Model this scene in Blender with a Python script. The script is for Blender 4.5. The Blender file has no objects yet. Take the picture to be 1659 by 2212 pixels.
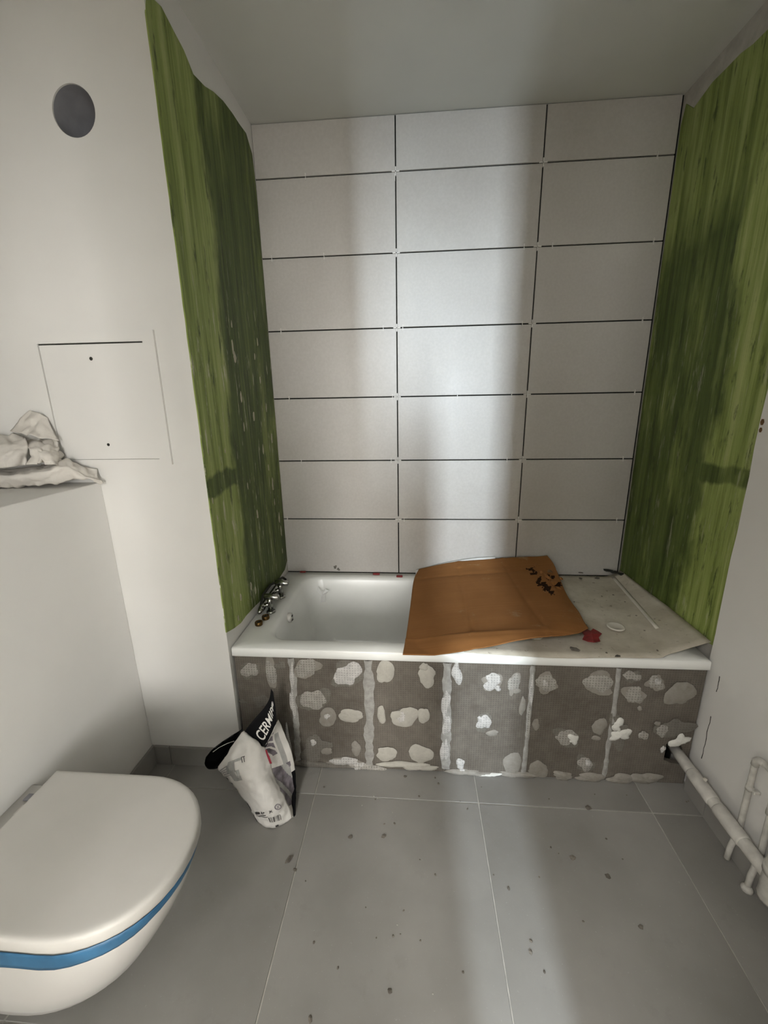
import bpy, bmesh, math, random
from mathutils import Vector, Matrix, noise
from mathutils.geometry import tessellate_polygon

sc = bpy.context.scene
COL = sc.collection

# ------------------------------------------------------------------ camera
IW, IH = 1659.0, 2212.0
FPX = 882.635
CAM = Vector((0.0844, -2.0188, 1.4054))
YAW, PITCH, ROLL = -0.07809, -0.25828, -0.017414
_f = Vector((math.sin(YAW)*math.cos(PITCH), math.cos(YAW)*math.cos(PITCH), math.sin(PITCH)))
_r0 = Vector((math.cos(YAW), -math.sin(YAW), 0))
_u0 = _r0.cross(_f)
_r = math.cos(ROLL)*_r0 + math.sin(ROLL)*_u0
_u = -math.sin(ROLL)*_r0 + math.cos(ROLL)*_u0
cam_d = bpy.data.cameras.new('camera')
cam_d.sensor_fit = 'VERTICAL'
cam_d.sensor_height = 36.0
cam_d.lens = FPX/IH*36.0
cam_d.clip_start = 0.02
cam = bpy.data.objects.new('camera', cam_d)
M3 = Matrix((_r, _u, -_f)).transposed()
cam.matrix_world = Matrix.Translation(CAM) @ M3.to_4x4()
COL.objects.link(cam)
sc.camera = cam

def at(px, py, x=None, y=None, z=None):
    """survey helper: the point of the room on a given plane seen at a photo position"""
    d = _f*FPX + _r*(px-IW/2) - _u*(py-IH/2)
    if x is not None: t = (x-CAM.x)/d.x
    elif y is not None: t = (y-CAM.y)/d.y
    else: t = (z-CAM.z)/d.z
    return CAM + d*t

# ------------------------------------------------------------------ world, lights, exposure
w = bpy.data.worlds.new('world'); sc.world = w
w.use_nodes = True
w.node_tree.nodes['Background'].inputs[0].default_value = (0.75, 0.85, 1.0, 1)
w.node_tree.nodes['Background'].inputs[1].default_value = 0.15
sc.view_settings.view_transform = 'Standard'
sc.view_settings.look = 'None'
sc.view_settings.gamma = 1.0
sc.view_settings.use_curve_mapping = False
sc.view_settings.exposure = 1.52

H_CEIL = 2.545
sc.cycles.max_bounces = 6
sc.cycles.glossy_bounces = 2
sc.cycles.transmission_bounces = 1
sc.cycles.caustics_reflective = False
sc.cycles.caustics_refractive = False
sc.cycles.adaptive_threshold = 0.06
sc.cycles.adaptive_min_samples = 16
HALL_Y = -5.4          # far wall of the hall behind the camera
def area(name, loc, sx, sy, power, color, target):
    l = bpy.data.lights.new(name, 'AREA'); l.shape = 'RECTANGLE'; l.size = sx; l.size_y = sy
    l.energy = power; l.color = color
    o = bpy.data.objects.new(name, l); o.location = loc
    o.rotation_euler = (Vector(target)-Vector(loc)).to_track_quat('-Z', 'Y').to_euler()
    COL.objects.link(o); return o
# daylight from two hall windows, then a fill added on the left
area('window_daylight_narrow', (0.345, HALL_Y+0.06, 1.72), 0.17, 1.25, 86, (0.80, 0.905, 1.0), (0.345, 0, 1.72))
area('window_daylight_right', (1.06, HALL_Y+0.06, 1.55), 0.42, 1.5, 34, (1.0, 0.98, 0.95), (0.6, -2.4, 1.35))
area('added_left_fill', (-0.62, HALL_Y+0.06, 1.70), 0.80, 1.2, 21, (1.0, 0.985, 0.96), (-0.62, 0, 1.70))
# fill added under the unseen hall ceiling to brighten the right side
area('added_ceiling_fill', (-1.0, -3.3, H_CEIL-0.05), 0.9, 0.9, 37, (1.0, 0.975, 0.94), (-1.0, -3.3, 0))

# ------------------------------------------------------------------ helpers
def link(o, parent=None):
    COL.objects.link(o)
    if parent is not None:
        o.parent = parent
        o.matrix_parent_inverse = Matrix.Translation(-Vector(parent.location)) if parent.type == 'EMPTY' else Matrix.Identity(4)
    return o

def tag(o, label=None, cat=None, group=None, kind=None):
    if label: o['label'] = label
    if cat: o['category'] = cat
    if group: o['group'] = group
    if kind: o['kind'] = kind
    return o

def thing(name, loc, label, cat, group=None):
    e = bpy.data.objects.new(name, None); e.empty_display_size = 0.05
    e.location = loc; COL.objects.link(e)
    return tag(e, label, cat, group)

def mk(name, verts, faces, mat, parent=None, smooth=False, mats=None, fm=None):
    me = bpy.data.meshes.new(name)
    me.from_pydata([tuple(v) for v in verts], [], faces)
    bm = bmesh.new(); bm.from_mesh(me)
    bmesh.ops.recalc_face_normals(bm, faces=bm.faces)
    bm.to_mesh(me); bm.free()
    for m in (mats or [mat]): me.materials.append(m)
    if fm:
        for p, i in zip(me.polygons, fm): p.material_index = i
    if smooth:
        for p in me.polygons: p.use_smooth = True
    o = bpy.data.objects.new(name, me)
    return link(o, parent)

_boxes = {}
def box(name, lo, hi, mat, parent=None, bevel=0.0015):
    lo = Vector(lo); hi = Vector(hi); s = hi-lo
    key = (round(s.x, 4), round(s.y, 4), round(s.z, 4), bevel, mat.name)
    me = _boxes.get(key)
    if me is None:
        bm = bmesh.new()
        bmesh.ops.create_cube(bm, size=1.0)
        for v in bm.verts: v.co = Vector((v.co.x*s.x, v.co.y*s.y, v.co.z*s.z))
        if bevel > 0:
            bmesh.ops.bevel(bm, geom=bm.edges[:], offset=min(bevel, min(s)*0.45), segments=1, affect='EDGES')
        me = bpy.data.meshes.new(name); bm.to_mesh(me); bm.free()
        me.materials.append(mat); _boxes[key] = me
    o = bpy.data.objects.new(name, me); o.location = (lo+hi)/2
    return link(o, parent)

def slab(name, outer, holes, thick, origin, uax, vax, mat, parent=None, smooth=False):
    """a flat board of any outline (2D u,v) with holes; front face at the plane, body behind it"""
    origin, uax, vax = Vector(origin), Vector(uax), Vector(vax); n = uax.cross(vax).normalized()
    loops = [outer]+list(holes)
    pts = [p for l in loops for p in l]
    tris = tessellate_polygon([[Vector((p[0], p[1], 0)) for p in l] for l in loops])
    N = len(pts)
    verts = [origin+uax*p[0]+vax*p[1] for p in pts]+[origin+uax*p[0]+vax*p[1]-n*thick for p in pts]
    faces = [tuple(t) for t in tris]+[tuple(i+N for i in reversed(t)) for t in tris]
    k = 0
    for l in loops:
        for i in range(len(l)):
            a, b = k+i, k+(i+1) % len(l)
            faces.append((a, b, b+N, a+N))
        k += len(l)
    return mk(name, verts, faces, mat, parent, smooth)

def tube(name, pts, radii, mat, parent=None, seg=14, caps=True):
    pts = [Vector(p) for p in pts]
    if not isinstance(radii, (list, tuple)): radii = [radii]*len(pts)
    verts, faces = [], []
    t0 = (pts[1]-pts[0]).normalized()
    ref = Vector((0, 0, 1)) if abs(t0.z) < 0.9 else Vector((0, 1, 0))
    a = t0.cross(ref).normalized()
    for i, p in enumerate(pts):
        if i == 0: t = t0
        elif i == len(pts)-1: t = (pts[i]-pts[i-1]).normalized()
        else:
            d1, d2 = pts[i]-pts[i-1], pts[i+1]-pts[i]
            t = (d1.normalized()+d2.normalized()) if d1.length > 1e-6 and d2.length > 1e-6 else (d1+d2)
            t.normalize()
        a = (a-t*a.dot(t)).normalized(); b = t.cross(a)
        for k in range(seg):
            th = 2*math.pi*k/seg
            verts.append(p+(a*math.cos(th)+b*math.sin(th))*radii[i])
    for i in range(len(pts)-1):
        for k in range(seg):
            k2 = (k+1) % seg
            faces.append((i*seg+k, i*seg+k2, (i+1)*seg+k2, (i+1)*seg+k))
    if caps:
        faces.append(tuple(range(seg))[::-1]); faces.append(tuple((len(pts)-1)*seg+k for k in range(seg)))
    o = mk(name, verts, faces, mat, parent, True)
    return o

def loft(loops, close_first=False, close_last=False, closed=True):
    n = len(loops[0]); verts = [v for l in loops for v in l]; faces = []
    for i in range(len(loops)-1):
        for k in range(n if closed else n-1):
            k2 = (k+1) % n
            faces.append((i*n+k, i*n+k2, (i+1)*n+k2, (i+1)*n+k))
    if close_first: faces.append(tuple(range(n))[::-1])
    if close_last: faces.append(tuple((len(loops)-1)*n+k for k in range(n)))
    return verts, faces

def solidify(o, t, offset=-1):
    m = o.modifiers.new('thickness', 'SOLIDIFY'); m.thickness = t; m.offset = offset; return o
def subsurf(o, n=1):
    m = o.modifiers.new('smooth', 'SUBSURF'); m.levels = n; m.render_levels = n; return o

_tcache = {}
def text2d(s, bold=0.0):
    """outline of a word as flat triangles, height about 1"""
    if (s, bold) in _tcache: return _tcache[(s, bold)]
    cu = bpy.data.curves.new('lettering', 'FONT'); cu.body = s; cu.size = 1.0; cu.offset = bold
    cu.resolution_u = 3
    ob = bpy.data.objects.new('lettering', cu); COL.objects.link(ob)
    dg = bpy.context.evaluated_depsgraph_get(); dg.update()
    me = bpy.data.meshes.new_from_object(ob.evaluated_get(dg))
    v = [(p.co.x, p.co.y) for p in me.vertices]; f = [tuple(p.vertices) for p in me.polygons]
    bpy.data.objects.remove(ob); bpy.data.curves.remove(cu); bpy.data.meshes.remove(me)
    _tcache[(s, bold)] = (v, f); return v, f

# ------------------------------------------------------------------ materials
class N:
    def __init__(s, name, rough=0.6, spec=0.5):
        s.m = bpy.data.materials.new(name); s.m.use_nodes = True
        s.nt = s.m.node_tree; s.b = s.nt.nodes['Principled BSDF']
        s.b.inputs['Roughness'].default_value = rough
        s.b.inputs['Specular IOR Level'].default_value = spec
    def n(s, t, **kw):
        x = s.nt.nodes.new(t)
        for k, v in kw.items(): setattr(x, k, v)
        return x
    def l(s, a, b): s.nt.links.new(a, b)
    def coords(s, scale=(1, 1, 1), rnd=False):
        tc = s.n('ShaderNodeTexCoord'); mp = s.n('ShaderNodeMapping'); mp.inputs['Scale'].default_value = scale
        if rnd:
            oi = s.n('ShaderNodeObjectInfo'); va = s.n('ShaderNodeVectorMath', operation='ADD')
            mu = s.n('ShaderNodeMath', operation='MULTIPLY'); mu.inputs[1].default_value = 37.0
            s.l(oi.outputs['Random'], mu.inputs[0]); s.l(tc.outputs['Object'], va.inputs[0]); s.l(mu.outputs[0], va.inputs[1])
            s.l(va.outputs[0], mp.inputs['Vector'])
        else: s.l(tc.outputs['Object'], mp.inputs['Vector'])
        return mp.outputs[0]
    def noise(s, vec, scale, detail=4, rough=0.55):
        x = s.n('ShaderNodeTexNoise'); x.inputs['Scale'].default_value = scale
        x.inputs['Detail'].default_value = detail; x.inputs['Roughness'].default_value = rough
        s.l(vec, x.inputs['Vector']); return x.outputs['Fac']
    def ramp(s, fac, stops):
        r = s.n('ShaderNodeValToRGB'); e = r.color_ramp.elements
        while len(e) < len(stops): e.new(0.5)
        for el, (p, c) in zip(e, stops):
            el.position = p; el.color = (c, c, c, 1) if not isinstance(c, tuple) else (*c, 1)
        s.l(fac, r.inputs[0]); return r.outputs[0]
    def mix(s, fac, a, b, mode='MIX'):
        x = s.n('ShaderNodeMix', data_type='RGBA', blend_type=mode)
        for v, i in ((fac, 0), (a, 6), (b, 7)):
            if hasattr(v, 'is_linked'): s.l(v, x.inputs[i])
            elif isinstance(v, tuple): x.inputs[i].default_value = (*v, 1)
            else: x.inputs[i].default_value = v
        return x.outputs[2]
    def math(s, op, a, b=0.0, clamp=False):
        x = s.n('ShaderNodeMath', operation=op); x.use_clamp = clamp
        for i, v in enumerate((a, b)):
            if hasattr(v, 'is_linked'): s.l(v, x.inputs[i])
            else: x.inputs[i].default_value = v
        return x.outputs[0]
    def sep(s, vec):
        x = s.n('ShaderNodeSeparateXYZ'); s.l(vec, x.inputs[0]); return x.outputs
    def col(s, c):
        if hasattr(c, 'is_linked'): s.l(c, s.b.inputs['Base Color'])
        else: s.b.inputs['Base Color'].default_value = (*c, 1)
        return s
    def bump(s, h, strength=0.2, dist=0.01):
        x = s.n('ShaderNodeBump'); x.inputs['Strength'].default_value = strength; x.inputs['Distance'].default_value = dist
        s.l(h, x.inputs['Height']); s.l(x.outputs[0], s.b.inputs['Normal']); return s

def plain(name, c, rough=0.6, spec=0.5, metal=0.0, var=0.12, scale=20, bump=0.0, bscale=80, rnd=False):
    m = N(name, rough, spec); v = m.coords(rnd=rnd)
    f = m.noise(v, scale, 3)
    lo = tuple(x*(1-var) for x in c); hi = tuple(min(1, x*(1+var)) for x in c)
    m.col(m.ramp(f, [(0.3, lo), (0.7, hi)])); m.b.inputs['Metallic'].default_value = metal
    if bump: m.bump(m.noise(v, bscale, 5), bump, 0.004)
    return m.m

WHITE = plain('white_wall_paint', (0.80, 0.785, 0.75), 0.75, 0.25, var=0.025, scale=3)
CEIL = plain('ceiling_paint', (0.64, 0.645, 0.61), 0.8, 0.2, var=0.03, scale=3)
PLASTER = plain('bare_plaster', (0.50, 0.48, 0.44), 0.85, 0.2, var=0.15, scale=18, bump=0.3, bscale=120)
HALLW = plain('hall_wall_paint', (0.78, 0.76, 0.72), 0.8, 0.2, var=0.02, scale=3)
HALLF = plain('hall_floor_laminate', (0.42, 0.36, 0.29), 0.5, 0.4, var=0.15, scale=8)
BED_OR_SHADE = plain('dark_bed_and_cavity_shade', (0.018, 0.018, 0.016), 0.9, 0.1)
SPACER = plain('white_spacer_plastic', (0.72, 0.70, 0.66), 0.4, 0.4, var=0.02)
GROUT = plain('pale_floor_grout', (0.47, 0.45, 0.41), 0.9, 0.1, var=0.15, scale=30)
ENAMEL = plain('white_tub_enamel', (0.88, 0.885, 0.85), 0.22, 0.5, var=0.04, scale=5)
CERAMIC = plain('white_ceramic', (0.66, 0.64, 0.60), 0.18, 0.5, var=0.02, scale=4)
LIDPL = plain('white_lid_plastic', (0.60, 0.58, 0.54), 0.42, 0.4, var=0.03, scale=6)
BLUE = plain('blue_protective_tape', (0.045, 0.155, 0.29), 0.4, 0.4, var=0.25, scale=14)
CHROME = plain('worn_chrome', (0.42, 0.42, 0.40), 0.18, 0.5, metal=1.0, var=0.35, scale=60)
RUBBER_OR_SHADE = plain('black_rubber_and_hole_shade', (0.03, 0.03, 0.025), 0.7, 0.3)  # rubber of hoses and sealant; also darkens holes, slots and gaps as shade
BRASS = plain('old_brass', (0.17, 0.10, 0.035), 0.35, 0.5, metal=0.9, var=0.3, scale=90)
PIPEW = plain('white_painted_pipe', (0.62, 0.60, 0.55), 0.45, 0.4, var=0.16, scale=28)
DEBRIS = plain('dark_mortar_crumb', (0.165, 0.148, 0.125), 0.9, 0.1, var=0.4, scale=60, rnd=True)
DEBRISL = plain('pale_mortar_crumb', (0.42, 0.40, 0.36), 0.9, 0.1, var=0.2, scale=60, rnd=True)
RED = plain('red_plastic', (0.25, 0.03, 0.03), 0.5, 0.4, var=0.25, scale=60)
CLOTH = plain('off_white_cloth', (0.72, 0.68, 0.62), 0.9, 0.1, var=0.06, scale=20, bump=0.15, bscale=300)
PAPER = plain('white_bag_paper', (0.74, 0.72, 0.68), 0.6, 0.3, var=0.05, scale=25, bump=0.25, bscale=60)
BLACKP = plain('black_bag_print', (0.006, 0.006, 0.007), 0.75, 0.12, var=0.2)
GREYP = plain('grey_violet_bag_print', (0.20, 0.18, 0.20), 0.55, 0.3, var=0.45, scale=34)
LGREYP = plain('pale_grey_bag_print', (0.42, 0.42, 0.40), 0.55, 0.3, var=0.15, scale=30)
LETTER = plain('white_lettering', (0.78, 0.76, 0.72), 0.6, 0.3, var=0.02)
INKM = plain('dark_ink', (0.06, 0.055, 0.055), 0.6, 0.3, var=0.2)
REDP = plain('red_bag_print', (0.30, 0.03, 0.05), 0.6, 0.3, var=0.1)
CARDEDGE = plain('cardboard_underside', (0.20, 0.12, 0.06), 0.9, 0.1, var=0.2, scale=30)
HOLE_SHADE = plain('torn_hole_shade', (0.035, 0.018, 0.010), 0.95, 0.05, var=0.5, scale=120, bump=0.6, bscale=120)  # near-black for the deep shade inside the torn holes
DISC = plain('off_white_plastic_cap', (0.66, 0.62, 0.54), 0.5, 0.4, var=0.05)
FOAM = plain('white_foam_sheet', (0.74, 0.73, 0.70), 0.7, 0.2, var=0.03)
GLINT = plain('white_glint', (0.9, 0.9, 0.88), 0.3, 0.6, var=0.02)  # white of the glint drawn on the tub wall
FLECK = plain('pale_plaster_fleck', (0.50, 0.47, 0.36), 0.8, 0.2, var=0.2, scale=60)
DUCT = plain('grey_duct_plastic', (0.30, 0.30, 0.32), 0.5, 0.3, var=0.1)

# glazed stone-look wall tile
m = N('wall_tile_glaze', 0.40, 0.5); v = m.coords(rnd=True)
f1 = m.noise(v, 3.0, 5); f2 = m.noise(v, 90, 3)
c = m.ramp(f1, [(0.25, (0.47, 0.445, 0.41)), (0.75, (0.535, 0.515, 0.48))])
m.col(m.mix(0.12, c, m.ramp(f2, [(0.35, (0.35, 0.33, 0.30)), (0.7, (0.66, 0.63, 0.6))])))
m.l(m.ramp(f1, [(0.2, 0.36), (0.8, 0.46)]), m.b.inputs['Roughness']); m.bump(f2, 0.03, 0.002)
TILE = m.m
# grey stone-look floor tile
def floor_mat(name, k):
    m = N(name, 0.46, 0.5); v = m.coords(rnd=True)
    f1 = m.noise(v, 2.2, 6); f2 = m.noise(v, 150, 3); f3 = m.noise(v, 9, 6, 0.7)
    c = m.ramp(f1, [(0.32, tuple(k*x for x in (0.238, 0.228, 0.210))), (0.68, tuple(k*x for x in (0.33, 0.32, 0.297)))])
    c = m.mix(m.ramp(f2, [(0.66, 0.0), (0.78, 0.35)]), c, (0.46, 0.45, 0.43))
    c = m.mix(m.ramp(f3, [(0.60, 0.0), (0.80, 0.35)]), c, tuple(k*x for x in (0.16, 0.15, 0.135)))
    m.col(c); m.l(m.ramp(f3, [(0.3, 0.40), (0.7, 0.56)]), m.b.inputs['Roughness']); m.bump(f2, 0.04, 0.002)
    return m.m
FTILE = floor_mat('floor_tile_stone', 1.0)

# green waterproofing paint, brushed on in vertical strokes; a second lighter coat near the front edge
def green_mat(name, front_edge, second, flecks, g=1.0, gl=1.0, upper=None):
    G = lambda k, c: tuple(min(1, k*x) for x in c)
    m = N(name, 0.48, 0.28)
    streak = m.noise(m.coords((6, 34, 1.6)), 1.0, 8, 0.68)
    broad = m.noise(m.coords((1, 7, 1.6)), 1.0, 5, 0.6)
    cloud = m.noise(m.coords((2, 5, 3)), 1.0, 5)
    tc = m.n('ShaderNodeTexCoord'); xyz = m.sep(tc.outputs['Object'])
    dark = m.ramp(streak, [(0.36, G(g, (0.030, 0.047, 0.007))), (0.5, G(g, (0.062, 0.090, 0.018))), (0.64, G(g, (0.105, 0.138, 0.034)))])
    light = m.ramp(streak, [(0.36, G(gl, (0.090, 0.118, 0.024))), (0.5, G(gl, (0.155, 0.190, 0.052))), (0.64, G(gl, (0.225, 0.255, 0.095)))])
    # second coat: from the front edge inwards, ragged border, missing in one band (where tape was)
    wob = m.math('MULTIPLY', m.math('SUBTRACT', cloud, 0.5), 0.24)
    e = m.math('SUBTRACT', m.math('ADD', xyz[1], wob), second)
    zone = m.math('SUBTRACT', 1.0, m.math('ADD', m.math('MULTIPLY', e, 22.0), 0.5, True), True)
    zb = m.math('ABSOLUTE', m.math('SUBTRACT', m.math('ADD', xyz[2], m.math('MULTIPLY', wob, 0.5)), 1.152))
    band = m.math('MULTIPLY', m.math('SUBTRACT', zb, 0.026), 80.0, True)
    zone = m.math('MULTIPLY', zone, band)
    if upper is not None:      # the upper part was gone over again too
        up = m.math('MULTIPLY', m.math('ADD', m.math('SUBTRACT', xyz[2], upper), m.math('MULTIPLY', wob, 3.0)), 4.0, True)
        zone = m.math('MAXIMUM', zone, m.math('MULTIPLY', up, 0.75))
    patch = m.math('MULTIPLY', m.math('SUBTRACT', broad, 0.50), 8.0, True)
    c = m.mix(m.math('MULTIPLY', patch, 0.5), dark, light)
    c = m.mix(m.math('MULTIPLY', zone, 0.9), c, light)
    drk = m.math('MULTIPLY', m.math('SUBTRACT', m.noise(m.coords((8, 26, 5)), 1.0, 5, 0.7), 0.575), 14.0, True)
    c = m.mix(m.math('MULTIPLY', drk, 0.75), c, G(g, (0.026, 0.040, 0.008)))
    fl = m.noise(m.coords((10, 46, 5.5)), 1.0, 5, 0.72)
    fm_ = m.math('MULTIPLY', m.math('SUBTRACT', fl, 0.585), 18.0, True)
    hz = m.math('SUBTRACT', 1.0, m.math('MULTIPLY', m.math('SUBTRACT', xyz[2], 1.55), 2.2, True), True)
    c = m.mix(m.math('MULTIPLY', m.math('MULTIPLY', fm_, hz), flecks), c, (0.58, 0.57, 0.42))
    m.col(c); m.bump(streak, 0.55, 0.008)
    return m.m
GREENL = green_mat('green_waterproof_paint', -0.733, -0.50, 0.9, 1.25, 2.0)
GREENR = green_mat('green_waterproof_paint_worn', -0.70, -0.47, 0.35, 1.35, 2.1, 1.9)

# cardboard
m = N('brown_cardboard', 0.8, 0.2); v = m.coords()
f1 = m.noise(v, 5, 5); f2 = m.noise(m.coords((2, 160, 2)), 1.0, 3)
c = m.ramp(f1, [(0.25, (0.25, 0.105, 0.030)), (0.75, (0.32, 0.140, 0.045))])
c = m.mix(0.12, c, m.ramp(f2, [(0.3, (0.18, 0.08, 0.02)), (0.7, (0.40, 0.21, 0.08))]))
c = m.mix(m.math('MULTIPLY', m.math('SUBTRACT', m.noise(m.coords((9, 14, 9)), 1.0, 6, 0.75), 0.60), 6.0, True), c, (0.42, 0.28, 0.16))
m.col(c); m.bump(f2, 0.06, 0.002); CARD = m.m
m = N('dusty_grey_board', 0.85, 0.15); v = m.coords()
f1 = m.noise(v, 6, 6, 0.65); f2 = m.noise(v, 38, 4, 0.7)
c = m.ramp(f1, [(0.32, (0.44, 0.395, 0.31)), (0.68, (0.68, 0.63, 0.53))])
c = m.mix(m.ramp(f2, [(0.62, 0.0), (0.72, 0.7)]), c, (0.16, 0.12, 0.08))
m.col(c); m.bump(f1, 0.15, 0.004); GREYCARD = m.m

# tile backer board with woven glass facing
def weave(m, scale=330.0):
    v = m.coords(); xyz = m.sep(v)
    a = m.math('SINE', m.math('MULTIPLY', xyz[0], scale)); b = m.math('SINE', m.math('MULTIPLY', xyz[2], scale))
    
    w_ = m.math('ADD', m.math('MULTIPLY', m.math('MAXIMUM', a, b), 0.5), 0.5)
    return v, m.math('MULTIPLY', w_, m.ramp(m.noise(v, 40, 4, 0.7), [(0.3, 0.35), (0.7, 1.0)]))
m = N('backer_board_facing', 0.75, 0.3); v, wv = weave(m, 700)
f1 = m.noise(v, 5, 5, 0.65)
c = m.ramp(f1, [(0.3, (0.085, 0.071, 0.055)), (0.7, (0.175, 0.155, 0.128))])
m.col(m.mix(0.35, c, m.mix(wv, (0.07, 0.06, 0.05), (0.22, 0.20, 0.17)))); m.bump(wv, 0.25, 0.002); BOARD = m.m
def dab_mat(name, base, hi, mesh):
    m = N(name, 0.7, 0.35); v, wv = weave(m, 620)
    f = m.noise(v, 45, 5, 0.7)
    c = m.ramp(f, [(0.3, base), (0.7, hi)])
    if mesh > 0: c = m.mix(mesh, c, m.mix(wv, tuple(x*0.55 for x in base), tuple(min(1, x*1.35) for x in hi)))
    m.col(c); m.bump(wv if mesh > 0 else f, 0.3, 0.002); return m.m
DABS = {'M': dab_mat('mesh_marked_adhesive', (0.22, 0.205, 0.18), (0.40, 0.38, 0.34), 0.5),
        'W': dab_mat('white_adhesive', (0.30, 0.29, 0.27), (0.62, 0.60, 0.57), 0.35),
        'B': dab_mat('bright_plaster', (0.58, 0.57, 0.52), (0.74, 0.73, 0.68), 0.0),
        'L': dab_mat('smooth_pale_adhesive', (0.36, 0.34, 0.295), (0.45, 0.43, 0.375), 0.0),
        'G': dab_mat('grey_adhesive', (0.22, 0.20, 0.17), (0.30, 0.28, 0.245), 0.0),
        'D': dab_mat('thin_adhesive_smear', (0.13, 0.12, 0.10), (0.19, 0.175, 0.15), 0.3)}
FILL = dab_mat('grey_joint_filler', (0.24, 0.23, 0.21), (0.40, 0.39, 0.36), 0.0)

# ------------------------------------------------------------------ the room shell
H = 2.545                # ceiling height
XL, XR = -0.604, 1.122   # alcove sides
YP = -0.733              # front of the white partition left of the tub
XB = -0.974              # face of the toilet boxing
ZB = 1.166               # its ledge
YF = -2.30               # front (entrance) wall, bathroom side
XR2 = 1.109              # plastered right wall in front of the alcove

def struct(o, label=None): return tag(o, label, kind='structure')

floor = struct(box('floor', (-1.6, YF, -0.12), (XR2+0.06, 0.06, -0.0025), GROUT, bevel=0))
xs = [-0.2856-0.603*2, -0.2856-0.603, -0.2856, 0.3174, 0.9204, 0.9204+0.603]
ys = [YF, -2.062, -1.459, -0.836, -0.70]
for i in range(len(xs)-1):
    for j in range(len(ys)-1):
        x0, x1 = max(xs[i], XB-0.02), min(xs[i+1], XR2)
        if x1 <= x0: continue
        box('floor_tile', (x0+0.0019, ys[j]+0.0019, -0.011), (x1-0.0019, ys[j+1]-0.0019, 0.0), FTILE, bevel=0.0008).parent = None
for o in list(COL.objects):
    if o.name.startswith('floor_tile'):
        o.parent = floor; o.matrix_parent_inverse = Matrix.Translation(-floor.location)

struct(box('ceiling', (-1.75, YF, H), (XR+0.15, 0.1, H+0.1), CEIL, bevel=0))

# back wall and its tiles
wall_back = struct(box('wall_back', (XL-0.1, 0.009, 0), (XR+0.1, 0.11, H), BED_OR_SHADE, bevel=0))
def on_wall(o, wall):
    o.parent = wall; o.matrix_parent_inverse = Matrix.Translation(-wall.location); return o
zj = [0.832+0.303*k for k in range(6)]
zr = [0.5375]+zj+[2.5425]
cxs = [XL+0.002, 0.0, 0.603, 1.113]
random.seed(4)
for j in range(7):
    for i in range(3):
        h = 0.0027
        x0 = cxs[i]+(h if i > 0 else 0); x1 = cxs[i+1]-(h if i < 2 else 0)
        z0 = zr[j]+(h if j > 0 else 0); z1 = zr[j+1]-(h if j < 6 else 0)
        d = random.uniform(-0.0006, 0.0006)
        o = box('wall_tile', (x0, d, z0), (x1, 0.0095, z1), TILE, bevel=0.0008); on_wall(o, wall_back)
# tile spacers
for z in zj:
    for x in (0.0, 0.603):
        s = 0.016
        vs, fs = [], []
        for (hx, hz) in ((s, 0.0021), (0.0021, s)):
            b = len(vs)
            for dy in (-0.0035, 0.004):
                vs += [(x-hx, dy, z-hz), (x+hx, dy, z-hz), (x+hx, dy, z+hz), (x-hx, dy, z+hz)]
            fs += [(b, b+1, b+2, b+3), (b+7, b+6, b+5, b+4)]+[(b+k, b+(k+1) % 4, b+4+(k+1) % 4, b+4+k) for k in range(4)]
        on_wall(mk('tile_spacer', vs, fs, SPACER), wall_back).matrix_parent_inverse = Matrix.Translation(-wall_back.location)
for px, py in [(660,383),(1420,336),(853,384),(587,555),(700,552),(1132,535),(1193,533),(1412,519),(607,715),(828,710),(870,709),(1128,702),
               (1388,690),(625,860),(848,857),(988,855),(1105,853),(1371,848),(651,994),(845,994),(1095,994),(1346,990),
               (621,1118),(873,1121),(1332,1123)]:
    p = at(px, py, y=0.0); k = min(zj, key=lambda q: abs(q-p.z))
    if abs(k-p.z) > 0.02: k = p.z
    on_wall(box('tile_spacer', (p.x-0.0014, -0.004, k-0.0125), (p.x+0.0014, 0.003, k+0.0125), SPACER, bevel=0.0003), wall_back)

# right wall: alcove part (waterproofed) and plastered part in front
wall_right = struct(box('wall_right', (XR, YF, 0), (XR+0.12, 0.1, H), PLASTER, bevel=0))
random.seed(11)
def ragged(pts, amp, n, seed):
    """resample a closed polygon and roughen its edge"""
    out = []; rn = random.Random(seed)
    for i in range(len(pts)):
        a, b = Vector(pts[i]), Vector(pts[(i+1) % len(pts)])
        k = max(1, int((b-a).length/n))
        nrm = Vector((-(b-a).y, (b-a).x)).normalized() if (b-a).length else Vector((0, 0))
        for q in range(k):
            p = a.lerp(b, q/k)
            if q: p = p+nrm*rn.uniform(-amp, amp)*(0.22 if abs((b-a).y) > 0.5 else 1.0)
            out.append((p.x, p.y))
    return out
# plaster coat (u = y along the wall, v = z); faces -x
pl = [(-0.70, 0.0), (-0.70, H), (YF, H), (YF, 0.0)]
pl = [(-0.695, 0.0)]+[(-0.695+random.uniform(-0.003, 0.003), 0.09*k) for k in range(1, 28)]+[(-0.695, H), (YF, H), (YF, 0.0)]
o = slab('wall_plaster_coat', [(-u, vv) for u, vv in pl], [], XR-XR2+0.003, (XR2, 0, 0), (0, -1, 0), (0, 0, 1), WHITE)
on_wall(o, wall_right)
gr = [(-0.699, 0.575), (-0.012, 0.56), (-0.004, 2.44), (-0.02, 2.50), (-0.075, 2.455), (-0.17, 2.475), (-0.30, 2.47), (-0.41, 2.455), (-0.55, 2.46), (-0.699, 2.45)]
gr = ragged(gr, 0.006, 0.05, 3)
o = slab('green_coating', [(-u, vv) for u, vv in gr], [], 0.004, (XR-0.003, 0, 0), (0, -1, 0), (0, 0, 1), GREENR); on_wall(o, wall_right)
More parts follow.
